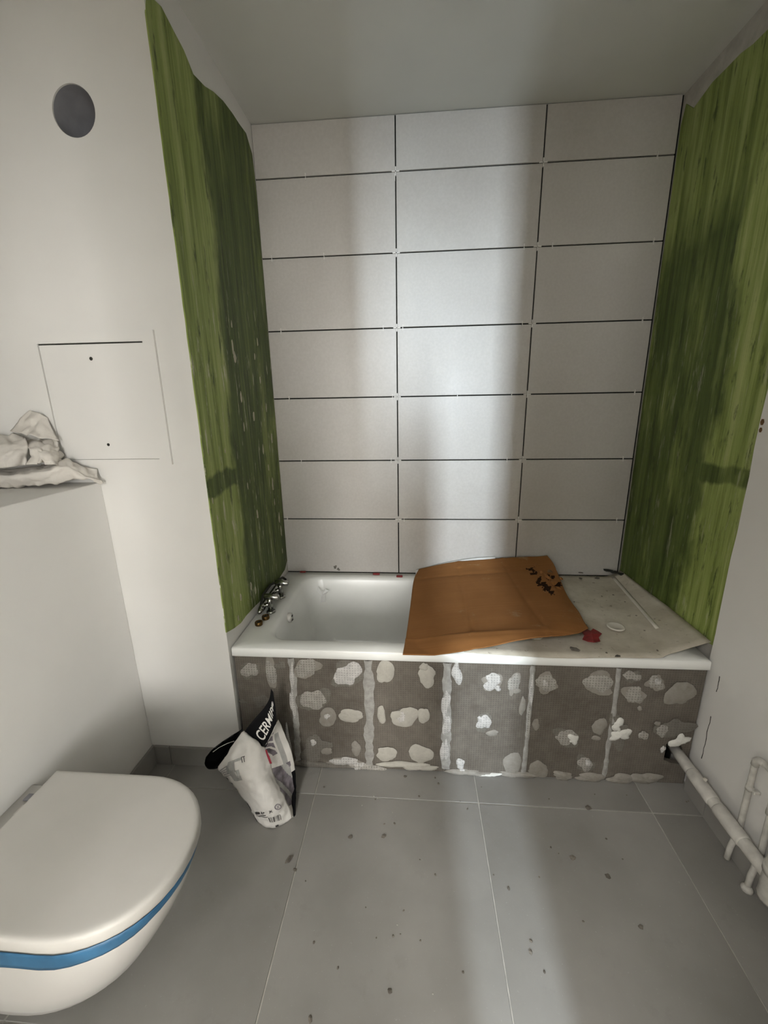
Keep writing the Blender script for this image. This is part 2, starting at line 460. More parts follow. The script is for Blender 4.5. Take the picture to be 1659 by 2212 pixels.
# chipped plaster edge spots
for dz, s in ((1.335, 0.010), (1.312, 0.008)):
    pts = [(0.703+s*math.cos(t*1.05)*0.7, dz+s*math.sin(t*1.05)) for t in range(6)]
    on_wall(slab('plaster_chip', pts, [], 0.002, (XR2-0.001, 0, 0), (0, -1, 0), (0, 0, 1), CARDEDGE), wall_right)
# shrinkage crack beside the tub apron
for (z0, z1) in ((0.44, 0.50), (0.16, 0.34)):
    pts = [(0.752+random.uniform(-0.002, 0.002)+0.0016, z0+(z1-z0)*k/8) for k in range(9)]
    pts += [(p[0]-0.0018-random.uniform(0, 0.0012), p[1]) for p in reversed(pts)]
    on_wall(slab('plaster_crack', pts, [], 0.001, (XR2-0.0006, 0, 0), (0, -1, 0), (0, 0, 1), RUBBER_OR_SHADE), wall_right)

# left alcove wall
wall_al = struct(box('wall_alcove_left', (XL-0.08, YP+0.012, 0), (XL, 0.1, H), WHITE, bevel=0))
gl = [(-0.7335, 0.607), (-0.735, 1.2), (-0.735, 2.38), (-0.72, 2.43), (-0.652, 2.452), (-0.546, 2.428), (-0.50, 2.40), (-0.426, 2.415), (-0.36, 2.44), (-0.282, 2.46), (-0.203, 2.468), (-0.072, 2.475), (-0.02, 2.43),
      (-0.006, 2.3), (-0.004, 0.60), (-0.05, 0.567), (-0.165, 0.556), (-0.30, 0.572), (-0.415, 0.567), (-0.612, 0.577)]
gl = ragged(gl, 0.006, 0.045, 7)
on_wall(slab('green_coating', gl, [], 0.004, (XL+0.003, 0, 0), (0, 1, 0), (0, 0, 1), GREENL), wall_al)
rn = random.Random(8)
for (px, py, h) in [(486,975,5),(449,975,4),(503,753,16),(507,772,12),(521,859,12),(550,770,9),(556,740,8),(527,923,10),(587,947,14),(589,1047,14),(603,1118,12),(607,1147,14),(459,1082,5),(556,1112,10),
                     (548,900,12),(568,970,10),(542,1265,9),(520,1290,8),(575,880,10),(562,820,9),(593,1085,9),(610,1190,8),(500,700,6),(535,1050,6),(470,1120,5),(580,1010,8),(515,1335,6),(552,1275,8)]:
    p = at(px, py, x=XL+0.003); hz = h*0.0021; wy = hz*rn.uniform(0.22, 0.5)
    pts = [(p.y+wy*math.cos(k*math.pi/4)*rn.uniform(0.5, 1.2), p.z+hz*math.sin(k*math.pi/4)*rn.uniform(0.6, 1.2)) for k in range(8)]
    on_wall(slab('plaster_fleck', pts, [], 0.002, (XL+0.0042, 0, 0), (0, 1, 0), (0, 0, 1), FLECK), wall_al)
# white partition left of the tub (faces the camera), with the round vent opening
vc = (-0.842, 2.189); vr = 0.061
hole = [(vc[0]+vr*math.cos(2*math.pi*k/40), vc[1]+vr*math.sin(2*math.pi*k/40)) for k in range(40)]
wall_left = struct(slab('wall_left', [(-1.6, 0), (XL+0.001, 0), (XL+0.001, H), (-1.6, H)], [hole], 0.10, (0, YP, 0), (1, 0, 0), (0, 0, 1), WHITE))
dl = [[Vector((vc[0]+(vr-0.0005)*math.cos(2*math.pi*k/40)*s, yy, vc[1]+(vr-0.0005)*math.sin(2*math.pi*k/40)*s)) for k in range(40)]
      for yy, s in ((YP+0.004, 1), (YP+0.30, 1), (YP+0.30, 0.02))]
vv, ff = loft(dl, close_last=True)
duct = mk('vent_duct', vv, ff, DUCT, None, True); duct.parent = wall_left
# boxing behind the toilet with its ledge, and the wall above
struct(box('wall_boxing', (-1.36, YF, 0), (XB, YP, ZB), WHITE, bevel=0.002))
struct(box('wall_left_side', (-1.70, YF, 0), (-1.36, YP, H), WHITE, bevel=0))

# entrance wall behind the camera: openings and stepped pier invented to shape the light bands
wf = struct(slab('wall_entrance', [(-1.7, 0), (-0.61, 0), (-0.61, 1.92), (-0.10, 1.92), (-0.10, 0), (0.26, 0), (0.26, 1.50), (0.07, 1.50), (0.07, 2.12), (0.43, 2.12), (0.43, 0),
                                   (XR+0.1, 0), (XR+0.1, H), (-1.7, H)], [], 0.10, (0, YF-0.10, 0), (1, 0, 0), (0, 0, 1), WHITE))
# hall behind it, with two windows and an opening added for the left fill
struct(box('floor_hall', (-2.6, HALL_Y, -0.1), (1.7, YF, -0.003), HALLF, bevel=0))
struct(box('ceiling_hall', (-2.6, HALL_Y, H), (1.7, YF-0.0, H+0.1), HALLW, bevel=0))
struct(box('wall_hall_light_baffle', (0.13, HALL_Y+0.001, 0), (0.20, -3.80, H), HALLW, bevel=0))  # fin added out of view to keep the narrow window's light off the left
struct(box('wall_hall_left', (-2.7, HALL_Y, 0), (-2.6, YF, H), HALLW, bevel=0))
struct(box('wall_hall_right', (1.7, HALL_Y, 0), (1.8, YF, H), HALLW, bevel=0))
struct(slab('wall_hall_far', [(-1.7, 0), (2.6, 0), (2.6, H), (-1.7, H)],
            [[(0.21, 1.08), (1.03, 1.08), (1.03, 2.32), (0.21, 2.32)], [(-0.45, 1.08), (-0.24, 1.08), (-0.24, 2.36), (-0.45, 2.36)], [(-1.52, 0.78), (-0.72, 0.78), (-0.72, 2.32), (-1.52, 2.32)]],
            0.10, (0, HALL_Y, 0), (-1, 0, 0), (0, 0, 1), HALLW))

# skirting tiles
def skirting(name, boxes):
    base = struct(bpy.data.objects.new(name, None)); COL.objects.link(base)
    for lo, hi in boxes: on_wall(box('skirting_tile', lo, hi, FTILE, bevel=0.001), base)
    return base
sk_h = 0.088
skirting('baseboard_left', [((XB+0.012, YP-0.010, 0.001), (XB+0.075, YP, sk_h)), ((XB+0.078, YP-0.010, 0.001), (XL-0.003, YP, sk_h))])
skirting('baseboard_boxing', [((XB, YP-0.28, 0.001), (XB+0.010, YP-0.001, sk_h)), ((XB, YP-0.883, 0.001), (XB+0.010, YP-0.283, sk_h)), ((XB, YF, 0.001), (XB+0.010, YP-0.886, sk_h))])
skirting('baseboard_right', [((1.083, -0.838, 0.001), (XR2, -0.735, sk_h-0.003)), ((1.083, -1.440, 0.001), (XR2, -0.841, sk_h-0.003)), ((1.083, YF, 0.001), (XR2, -1.443, sk_h-0.003))])

# ------------------------------------------------------------------ bathtub
YR = -0.722; ZR = 0.536
def rrect(x0, x1, y0, y1, r, z, n=12):
    pts = []
    for cx, cy, a0 in ((x1-r, y1-r, 0), (x0+r, y1-r, 90), (x0+r, y0+r, 180), (x1-r, y0+r, 270)):
        for k in range(n+1):
            a = math.radians(a0+90*k/n); pts.append(Vector((cx+r*math.cos(a), cy+r*math.sin(a), z)))
    return pts
tub = thing('bathtub', (0.25, -0.36, 0.0), 'white built-in bathtub with a flat rim below the tiled wall', 'bathtub')
X0, X1 = XL+0.004, 1.100
L = [rrect(X0+0.004, X1-0.004, YR+0.004, -0.008, 0.004, 0.499),
     rrect(X0, X1, YR, -0.006, 0.004, 0.502),
     rrect(X0, X1, YR, -0.006, 0.006, ZR-0.005),
     rrect(X0+0.003, X1-0.003, YR+0.003, -0.008, 0.006, ZR),
     rrect(-0.497, 0.98, -0.662, -0.060, 0.085, ZR),
     rrect(-0.487, 0.972, -0.654, -0.068, 0.085, ZR-0.004),
     rrect(-0.479, 0.962, -0.648, -0.074, 0.085, ZR-0.016),
     rrect(-0.455, 0.90, -0.638, -0.084, 0.085, 0.40),
     rrect(-0.425, 0.82, -0.622, -0.100, 0.09, 0.22),
     rrect(-0.395, 0.77, -0.600, -0.122, 0.10, 0.165),
     rrect(-0.335, 0.70, -0.555, -0.165, 0.09, 0.145),
     rrect(-0.1, 0.4, -0.40, -0.32, 0.03, 0.140)]
vv, ff = loft(L, close_last=True)
mk('tub_shell', vv, ff, ENAMEL, tub, True)
# overflow rosette on the left end
oc = at(628, 1328, x=-0.464)
tube('overflow_rosette', [(-0.478, oc.y, oc.z-0.014), (-0.462, oc.y, oc.z-0.014), (-0.459, oc.y, oc.z-0.014)], [0.021, 0.021, 0.016], CERAMIC, tub, 20)
for dz in (0.009, -0.011):
    tube('overflow_slot', [(-0.4595, oc.y-0.006, oc.z-0.014+dz), (-0.4575, oc.y+0.001, oc.z-0.014+dz), (-0.4595, oc.y+0.008, oc.z-0.014+dz)], 0.003, RUBBER_OR_SHADE, tub, 6)

# apron under the tub: backer boards, filler, adhesive dabs
YA = -0.715
apron = thing('tub_apron', (0.25, YA, 0.0), 'grey backer board apron under the tub rim, spotted with pale adhesive dabs', 'tub panel')
jx = [XL+0.010, -0.380, -0.088, 0.206, 0.504, 0.803, 1.096]
hole_px = [(1440,1608),(1452,1600),(1473,1612),(1478,1640),(1468,1652),(1447,1648),(1434,1642)]
hl = [(lambda p: (p.x, p.z))(at(a, b, y=YA)) for a, b in hole_px]
for i in range(6):
    hs = [hl] if i == 5 else []
    slab('backer_board', [(jx[i]+0.0012, 0.004), (jx[i+1]-0.0012, 0.004), (jx[i+1]-0.0012, 0.500), (jx[i]+0.0012, 0.500)], hs, 0.02,
         (0, YA+0.0015*((i*7) % 3-1), 0), (1, 0, 0), (0, 0, 1), BOARD, apron)
box('cavity_shade', (X0, YA+0.10, 0.005), (1.10, YA+0.11, 0.12), BED_OR_SHADE, apron, 0)  # dark board added behind the apron, stands for the shade under the tub
def blob(name, x, z, rx, rz, y, h, mat, parent, seed, rag=0.16, n=26, tilt=0.0, facing=(0, -1, 0)):
    rn = random.Random(seed); ph = [rn.uniform(0, 6.28) for _ in range(6)]; am = [rag/(k+1.2)*rn.uniform(0.5, 1.3) for k in range(6)]
    vs = [Vector((x, y-h, z))]; fs = []
    for ri, (s, hh) in enumerate(((0.45, 0.95), (0.82, 0.7), (1.0, 0.0))):
        for k in range(n):
            t = 2*math.pi*k/n
            r = 1+sum(am[q]*math.sin((q+2)*t+ph[q]) for q in range(6))+rn.uniform(-0.04, 0.04)*(ri == 2)
            a, b = rx*s*r*math.cos(t), rz*s*r*math.sin(t)
            a, b = a*math.cos(tilt)-b*math.sin(tilt), a*math.sin(tilt)+b*math.cos(tilt)
            vs.append(Vector((x+a, y-h*hh*(1+rn.uniform(-0.25, 0.25)), z+b)))
    for k in range(n):
        k2 = (k+1) % n
        fs.append((0, 1+k, 1+k2))
        for q in range(2): fs.append((1+q*n+k, 1+(q+1)*n+k, 1+(q+1)*n+k2, 1+q*n+k2))
    return mk(name, vs, fs, mat, parent, True)
dabs = []
for zx, zy, rx, ry, t in [(355,140,50,50,'M'),(492,155,36,72,'M'),(550,110,30,30,'D'),(715,125,66,56,'M'),(980,165,92,66,'W'),(1222,150,62,68,'L'),(1488,178,58,66,'L'),(1470,118,28,26,'L'),
        (760,330,84,64,'M'),(440,340,52,46,'D'),(855,440,56,60,'G'),(1000,430,84,40,'L'),(1197,425,26,60,'L'),(1345,440,86,64,'L'),(1466,430,34,56,'L'),
        (770,640,95,66,'D'),(845,655,40,24,'G'),(762,600,16,28,'W'),(1035,640,34,42,'G'),(1230,675,68,44,'L'),(1448,675,80,56,'L'),(960,722,80,26,'W'),(310,340,22,12,'D'),(850,430,20,20,'W'),(1330,440,40,40,'W')]:
    dabs.append((420+zx/2.9625, 1400+zy/2.9625, rx/2.9625, ry/2.9625, t))
for zx, zy, rx, ry, t in [(285,198,50,48,'W'),(318,238,18,16,'W'),(415,205,36,48,'M'),(432,255,26,14,'G'),(610,205,62,46,'M'),(600,205,20,20,'W'),(920,205,80,54,'M'),(1120,165,50,28,'M'),(1262,205,46,40,'M'),(1270,196,22,20,'W'),
        (1130,275,56,44,'M'),(1165,358,16,14,'G'),(1405,270,86,72,'G'),(235,438,40,46,'W'),(285,505,36,18,'G'),(730,530,70,42,'M'),(768,538,32,30,'B'),(545,455,22,34,'G'),(925,465,46,46,'G'),(905,535,28,14,'G'),
        (1030,455,34,34,'B'),(1050,512,56,36,'B'),(1040,500,66,80,'D'),(1188,520,30,26,'M'),(1370,478,104,54,'D'),(1300,490,40,34,'M'),(1270,448,22,12,'G'),(1402,550,54,30,'B'),(1302,600,14,18,'W'),
        (405,690,48,78,'G'),(560,722,62,46,'G'),(840,690,45,42,'M'),(855,680,22,18,'W'),(95,690,28,30,'W'),(110,735,34,16,'W'),(465,345,18,58,'G'),(75,150,30,62,'W')]:
    dabs.append((960+zx/2.765, 1400+zy/2.765, rx/2.765, ry/2.765, t))
def zone_scale(px, py):
    a = at(px-5, py, y=YA); b = at(px+5, py, y=YA); c1 = at(px, py+5, y=YA); c0 = at(px, py-5, y=YA)
    return (b.x-a.x)/10, (c0.z-c1.z)/10
for i, (px, py, rx, ry, t) in enumerate(dabs):
    if t in 'MW' and rx > 12:      # thin smeared margin around the dab
        p = at(px, py, y=YA); sx, sz = zone_scale(px, py)
        blob('adhesive_smear', p.x, p.z-0.002, rx*sx*1.16, ry*sz*1.16, YA-0.0012, 0.0018, DABS['G' if i % 2 else 'D'], apron, 700+i, 0.3)
    p = at(px, py, y=YA); sx, sz = zone_scale(px, py)
    th = {'D': 0.0022, 'G': 0.004, 'M': 0.0032, 'L': 0.005, 'W': 0.006, 'B': 0.009}[t]
    blob('adhesive_dab', p.x, p.z, rx*sx, ry*sz, YA-0.0016-0.0002*(i % 4), th, DABS[t], apron, 100+i, {'B': 0.4, 'W': 0.26, 'M': 0.22, 'D': 0.35}.get(t, 0.14))
def strip(name, pts, wd, mat, parent, seed, th=0.004):
    rn = random.Random(seed); Lp = []; Rp = []
    n = 26
    for k in range(n+1):
        s = k/n*(len(pts)-1); i = min(int(s), len(pts)-2); f = s-i
        x = pts[i][0]*(1-f)+pts[i+1][0]*f; z = pts[i][1]*(1-f)+pts[i+1][1]*f
        wv = wd*(0.5+0.25*noise.noise((z*14, seed, 0))+rn.uniform(-0.09, 0.09)); o = wd*0.18*noise.noise((z*9, seed+9, 3))
        Lp.append((x-wv+o, z)); Rp.append((x+wv+o, z))
    rows = []
    for (l, r) in zip(Lp, Rp):
        rows.append([Vector((l[0], YA, l[1])), Vector((l[0]*0.7+r[0]*0.3, YA-th*rn.uniform(0.6, 1.2), l[1])), Vector((l[0]*0.3+r[0]*0.7, YA-th*rn.uniform(0.6, 1.2), r[1])), Vector((r[0], YA, r[1]))])
    vv, ff = loft(rows, closed=False)
    return mk(name, vv, ff, mat, parent, True)
for i, (xt, xb, wd) in enumerate([(-0.377, -0.383, 0.026), (-0.086, -0.094, 0.034), (0.203, 0.210, 0.036), (0.504, 0.504, 0.020), (0.802, 0.804, 0.018)]):
    strip('joint_filler', [(xt, 0.495), ((xt+xb)/2+0.003, 0.25), (xb, 0.02)], wd, FILL, apron, 40+i)
for i, (px, py, rx, rz, t) in enumerate([(625,1610,5,40,'W'),(633,1520,5,30,'W'),(632,1460,5,25,'W'),(962,1520,8,28,'W'),(965,1565,8,22,'W'),(960,1620,8,25,'W'),(1148,1490,4,35,'W'),(1142,1560,4,30,'M')]):
    p = at(px, py, y=YA); sx, sz = zone_scale(px, py)
    blob('adhesive_dab', p.x, p.z, rx*sx, rz*sz, YA-0.004, 0.003, DABS[t], apron, 300+i, 0.3)
# mortar lumps along the foot of the apron
for i, (px, py, rx, rz, t) in enumerate([(700,1655,55,6,'D'),(790,1655,40,6,'M'),(775,1653,14,7,'W'),(905,1656,36,6,'L'),(870,1650,50,6,'L'),(1050,1682,30,3,'B'),(1010,1676,50,5,'G'),(1215,1681,24,8,'G'),(1275,1686,36,8,'G'),(1340,1688,34,8,'G'),(1390,1685,34,12,'G'),(1120,1672,40,6,'G'),(655,1650,22,7,'D')]):
    p = at(px, py, y=YA); sx, sz = zone_scale(px, py)
    blob('mortar_lump', p.x, max(p.z, rz*sz*0.9), rx*sx, rz*sz, YA-0.001, 0.010, DABS[t], apron, 400+i, 0.25)

# ------------------------------------------------------------------ toilet
toilet = thing('toilet', (XB, -1.357, 0.0), 'white wall-hung toilet with closed lid and blue tape around the rim', 'toilet')
CY = -1.357
def dshape(xb, xf, hw, z, n=22, p=2.15, cy=CY, blend=0.205):
    """plan outline: straight sides from the wall, superelliptic nose"""
    xm = xf-blend; pts = []
    for k in range(7): pts.append(Vector((xb+(xm-xb)*k/7, cy-hw, z)))
    for k in range(n+1):
        t = -math.pi/2+math.pi*k/n
        c, s = math.cos(t), math.sin(t)
        pts.append(Vector((xm+(xf-xm)*abs(c)**(2/p), cy+hw*math.copysign(abs(s)**(2/p), s), z)))
    for k in range(7): pts.append(Vector((xm+(xb-xm)*(k+1)/7, cy+hw, z)))
    return pts
XW = XB+0.001
bl = [dshape(XW, -0.440, 0.165, 0.400), dshape(XW, -0.434, 0.172, 0.394), dshape(XW, -0.435, 0.172, 0.374), dshape(XW, -0.447, 0.169, 0.34), dshape(XW, -0.478, 0.163, 0.28),
      dshape(XW, -0.520, 0.155, 0.21), dshape(XW, -0.560, 0.146, 0.150), dshape(XW, -0.595, 0.135, 0.110), dshape(XW, -0.63, 0.12, 0.086), dshape(XW, -0.68, 0.09, 0.074)]
vv, ff = loft(bl, close_first=True, close_last=True)
mk('bowl', vv, ff, CERAMIC, toilet, True)
tp = []
for q, z in enumerate((0.352, 0.362, 0.374, 0.387, 0.398)):
    l = dshape(XW+0.004, -0.4335+0.0012-0.35*max(0, 0.374-z), 0.1725+0.0012-0.05*max(0, 0.374-z), z)[:27]
    for k, p in enumerate(l):
        rise = min(1.0, max(0.0, (k-7)/9.0))*0.020*(1-q/4)       # the tape narrows towards the nose
        p.z += rise+(0.003*noise.noise((k*0.35, q*3.1, 0)) if q in (0, 4) else 0)
    tp.append(l)
vv, ff = loft(tp, closed=False)
solidify(mk('blue_tape', vv, ff, BLUE, toilet, True), 0.0012, 1)
seat = [dshape(-0.905, -0.438, 0.166, 0.401), dshape(-0.905, -0.438, 0.166, 0.408)]
vv, ff = loft(seat, True, True); mk('seat', vv, ff, LIDPL, toilet, False)
lid = [dshape(-0.898, -0.430, 0.172, 0.4085), dshape(-0.900, -0.4235, 0.1785, 0.4105), dshape(-0.901, -0.421, 0.180, 0.414), dshape(-0.901, -0.421, 0.180, 0.4355), dshape(-0.9005, -0.4225, 0.1788, 0.4395),
       dshape(-0.899, -0.426, 0.1760, 0.4425), dshape(-0.897, -0.431, 0.1720, 0.4437), dshape(-0.895, -0.436, 0.1680, 0.4440), dshape(-0.89, -0.445, 0.160, 0.4440), dshape(-0.85, -0.55, 0.08, 0.4440)]
vv, ff = loft(lid, True, True); lid_o = mk('lid', vv, ff, LIDPL, toilet, True)
for dy in (-0.075, 0.085):
    box('hinge', (-0.935, CY+dy-0.017, 0.399), (-0.902, CY+dy+0.017, 0.414), LIDPL, toilet, 0.004)
for dy in (0.125,):
    box('hinge_cover', (-0.955, CY+dy-0.006, 0.3995), (-0.935, CY+dy+0.014, 0.4035), DUCT, toilet, 0.001)

# ------------------------------------------------------------------ access hatch on the partition
hatch = thing('access_hatch', (-0.905, YP, 1.43), 'white square access hatch with thin frame in the wall below the round vent', 'hatch')
slab('hatch_frame', [(-1.106, 1.224), (-0.708, 1.226), (-0.706, 1.634), (-1.104, 1.636)], [[(-1.088, 1.243), (-0.748, 1.244), (-0.744, 1.603), (-1.087, 1.604)]],
     0.010, (0, YP-0.009, 0), (1, 0, 0), (0, 0, 1), WHITE, hatch)
hdoor = slab('hatch_door', [(-1.0855, 1.2445), (-0.7495, 1.2455), (-0.7455, 1.5985), (-1.0845, 1.5995)], [], 0.0045, (0, YP-0.006, 0), (1, 0, 0), (0, 0, 1), WHITE, hatch)
box('shadow_gap', (-1.0872, YP-0.0042, 1.600), (-0.7445, YP-0.0006, 1.6034), RUBBER_OR_SHADE, hatch, 0)
for x, z, r in ((-0.921, 1.557, 0.0055), (-0.917, 1.292, 0.0048)):
    tube('screw_hole', [(x, YP-0.0055, z), (x, YP-0.0066, z)], r, RUBBER_OR_SHADE, hdoor, 12)

# ------------------------------------------------------------------ crumpled cloth on the ledge
def patch(rows, n=10, amp=0.006, freq=14.0, seed=0, sharp=True):
    """smooth surface through a small grid of points, then creased"""
    R, Cn = len(rows), len(rows[0])
    def cr(p0, p1, p2, p3, t):
        return 0.5*((2*p1)+(p2-p0)*t+(2*p0-5*p1+4*p2-p3)*t*t+(3*p1-p0-3*p2+p3)*t**3)
    def ev(line, s):
        m = len(line)-1; i = min(int(s), m-1); t = s-i
        p0 = line[max(i-1, 0)]; p3 = line[min(i+2, m)]
        if i == 0: p0 = line[0]*2-line[1]
        if i+2 > m: p3 = line[m]*2-line[m-1]
        return cr(p0, line[i], line[i+1], p3, t)
    V = []; nu, nv = (Cn-1)*n, (R-1)*n
    for a in range(nv+1):
        for b in range(nu+1):
            col = [ev(r, b/n) for r in rows]
            V.append(ev(col, a/n))
    def idx(a, b): return a*(nu+1)+b
    out = list(V)
    if amp:
        for a in range(nv+1):
            for b in range(nu+1):
                du = V[idx(a, min(b+1, nu))]-V[idx(a, max(b-1, 0))]; dv = V[idx(min(a+1, nv), b)]-V[idx(max(a-1, 0), b)]
                nn = du.cross(dv)
                if nn.length < 1e-12: continue
                nn.normalize(); p = V[idx(a, b)]*freq
                h = noise.noise(p+Vector((seed*7.1, 0, 0)))
                if sharp: h = 1-2*abs(h)
                h += 0.7*noise.noise(p*2.3+Vector((0, seed*3.3, 0)))
                out[idx(a, b)] = V[idx(a, b)]+nn*h*amp
    F = [(idx(a, b), idx(a, b+1), idx(a+1, b+1), idx(a+1, b)) for a in range(nv) for b in range(nu)]
    return out, F, nu, nv
def join(parts):
    V, F = [], []
    for v, f in parts:
        k = len(V); V += list(v); F += [tuple(i+k for i in q) for q in f]
    return V, F
def P(px, py, y): return at(px, py, y=y)
cl = []
# upper triangular corner standing up against the wall
cl.append(patch([[P(62,884,-.745), P(85,892,-.750), P(100,900,-.752)], [P(40,905,-.765), P(75,925,-.790), P(112,925,-.765)], [P(18,930,-.775), P(68,940,-.815), P(128,952,-.775)]], 12, 0.007, 20, 1)[:2])
# folded lobes
cl.append(patch([[P(-60,960,-.76), P(-5,935,-.77), P(50,940,-.77)], [P(-60,990,-.85), P(5,970,-.87), P(60,962,-.83)], [P(-60,1015,-.87), P(10,1010,-.88), P(58,1005,-.84)]], 12, 0.011, 20, 2)[:2])
cl.append(patch([[P(30,945,-.76), P(80,945,-.76), P(125,955,-.755)], [P(60,965,-.84), P(95,965,-.83), P(128,975,-.79)], [P(56,1005,-.85), P(85,1000,-.86), P(100,1002,-.83)]], 12, 0.010, 22, 3)[:2])
cl.append(patch([[P(85,945,-.76), P(115,950,-.75), P(135,985,-.75)], [P(80,970,-.84), P(110,975,-.82), P(138,1000,-.78)], [P(95,1003,-.85), P(115,1003,-.84), P(140,1010,-.79)]], 12, 0.009, 24, 4)[:2])
# rolled lower fold lying along the ledge, with a tail hanging over the corner
cl.append(patch([[P(-60,1015,-.79), P(40,1010,-.78), P(110,1000,-.78), P(145,985,-.76), P(178,1008,-.75), P(205,1010,-.748)],
                 [P(-60,1030,-.86), P(40,1022,-.86), P(110,1012,-.85), P(150,1005,-.82), P(185,1022,-.79), P(215,1030,-.760)],
                 [P(-60,1058,-.845), P(30,1053,-.84), P(90,1050,-.84), P(140,1043,-.82), P(190,1034,-.80), P(222,1047,-.768)],
                 [P(-60,1053,-.80), P(30,1046,-.79), P(90,1042,-.79), P(140,1036,-.78), P(185,1030,-.77), P(214,1040,-.752)]], 9, 0.009, 24, 5)[:2])
vv, ff = join(cl)
vv = [Vector((v.x, min(v.y, YP-0.004), max(v.z, ZB+0.0015) if v.x < XB else v.z)) for v in vv]
cl_o = mk('crumpled_cloth', vv, ff, CLOTH, None, True); solidify(cl_o, 0.0015, 0)
tag(cl_o, 'crumpled off-white cloth lying on the ledge beside the hatch', 'cloth')

# ------------------------------------------------------------------ bath mixer and brass nuts on the tub rim
mx = thing('bath_mixer', (-0.545, -0.37, ZR), 'worn chrome two-post bath mixer on the left end of the tub rim', 'tap')
for y, nm in ((-0.447, 'post'), (-0.305, 'post')):
    x = -0.541
    tube('post_base', [(x, y, ZR), (x, y, ZR+0.006), (x, y, ZR+0.009)], [0.021, 0.021, 0.015], CHROME, mx, 18)
    post = tube('post', [(x, y, ZR+0.008), (x, y, ZR+0.05), (x, y, ZR+0.066)], [0.013, 0.012, 0.015], CHROME, mx, 18)
    h = tube('lever_head', [(x-0.022, y, ZR+0.074), (x+0.004, y, ZR+0.074), (x+0.040, y-0.003, ZR+0.072), (x+0.043, y-0.003, ZR+0.072)], [0.012, 0.014, 0.012, 0.009], CHROME, post, 16)
tube('mixer_body', [(-0.572, -0.50, ZR+0.024), (-0.574, -0.47, ZR+0.026), (-0.574, -0.27, ZR+0.03), (-0.572, -0.235, ZR+0.03)], [0.008, 0.014, 0.014, 0.008], CHROME, mx, 14)
for y in (-0.447, -0.305):
    tube('connector', [(-0.574, y, ZR+0.028), (-0.541, y, ZR+0.040)], 0.010, CHROME, mx, 12)
tube('shower_hose', [(-0.575, -0.255, ZR+0.03), (-0.585, -0.20, ZR+0.04), (-0.582, -0.15, ZR+0.03), (-0.578, -0.12, ZR+0.006)], 0.006, RUBBER_OR_SHADE, mx, 8)
tube('shower_hose', [(-0.575, -0.48, ZR+0.028), (-0.590, -0.40, ZR+0.055), (-0.590, -0.30, ZR+0.06), (-0.588, -0.21, ZR+0.035)], 0.0055, RUBBER_OR_SHADE, mx, 8)
for (px, py), lab in (((574,1333), 'small brass nut on the tub rim, the one nearer the mixer'), ((559,1346), 'small brass nut on the tub rim, the one nearer the front')):
    p = at(px, py, z=ZR+0.008)
    n_ = thing('brass_nut', (p.x, p.y, ZR), lab, 'nut', 'brass nuts on the tub rim')
    prof = [(0.0150, 0), (0.0160, 0.002), (0.0160, 0.012), (0.0145, 0.015), (0.0095, 0.015), (0.009, 0.003)]
    lp = [[Vector((p.x+r*math.cos(2*math.pi*k/18), p.y+r*math.sin(2*math.pi*k/18), ZR+0.0003+z)) for k in range(18)] for r, z in prof]
    vv, ff = loft(lp, close_first=True); mk('ring', vv, ff, BRASS, n_, True)
    tube('hole', [(p.x, p.y, ZR+0.0008), (p.x, p.y, ZR+0.0135)], 0.0092, RUBBER_OR_SHADE, n_, 14)

# ------------------------------------------------------------------ boards lying on the tub
ZG = ZR+0.004
def Q(px, py, z): return at(px, py, z=z)
# dusty grey board under the cardboard, its right edge bent up against the wall
rows = []
xcr = [0.26, 0.42, 0.60, 0.78, 0.92]
for fy, zc in ((0.0, 0), (0.33, 0), (0.66, 0), (1.0, 0)):
    y = -0.030-fy*(0.695)
    xc = 1.075-0.03*fy   # crease
    row = [Vector((x, y-(0.010 if fy == 1 and 0.3 < x < 0.7 else 0), ZG+0.004+0.004*math.sin(x*9+fy*5)*(fy > 0))) for x in xcr]
    row += [Vector((xc-0.02-0.06*fy, y+0.012*fy, ZG+0.006+0.010*fy)), Vector((1.1155 if fy < 0.97 else 1.106, y+0.035*fy, ZG+0.036+0.014*fy))]
    rows.append(row)
v_, f_, nu, nv = patch(rows, 7, 0.0018, 9, 8, False)
v_ = [Vector((min(v.x, 1.116 if v.y > -0.66 else 1.106), v.y, max(v.z, ZR+0.003))) for v in v_]
gb = thing('grey_board', (0.7, -0.36, ZR), 'dusty grey cardboard sheet covering the right end of the tub', 'cardboard')
o = mk('sheet', v_, f_, GREYCARD, gb, True); solidify(o, 0.0022, 1)
# paler adhesive strip along its fold
st = []
for k in range(14):
    t = k/13; a = Vector((1.068-0.062*t, -0.06-0.50*t, ZG+0.0085+0.013*t+0.005*(1-t)))
    w_ = 0.009+0.003*noise.noise((k*0.9, 2, 2)); st.append([a+Vector((-w_, 0, 0)), a+Vector((0, 0, 0.003)), a+Vector((w_, 0.002, 0.002))])
vv, ff = loft(st, closed=False); solidify(mk('pale_strip', vv, ff, DISC, gb, True), 0.0015, 1)

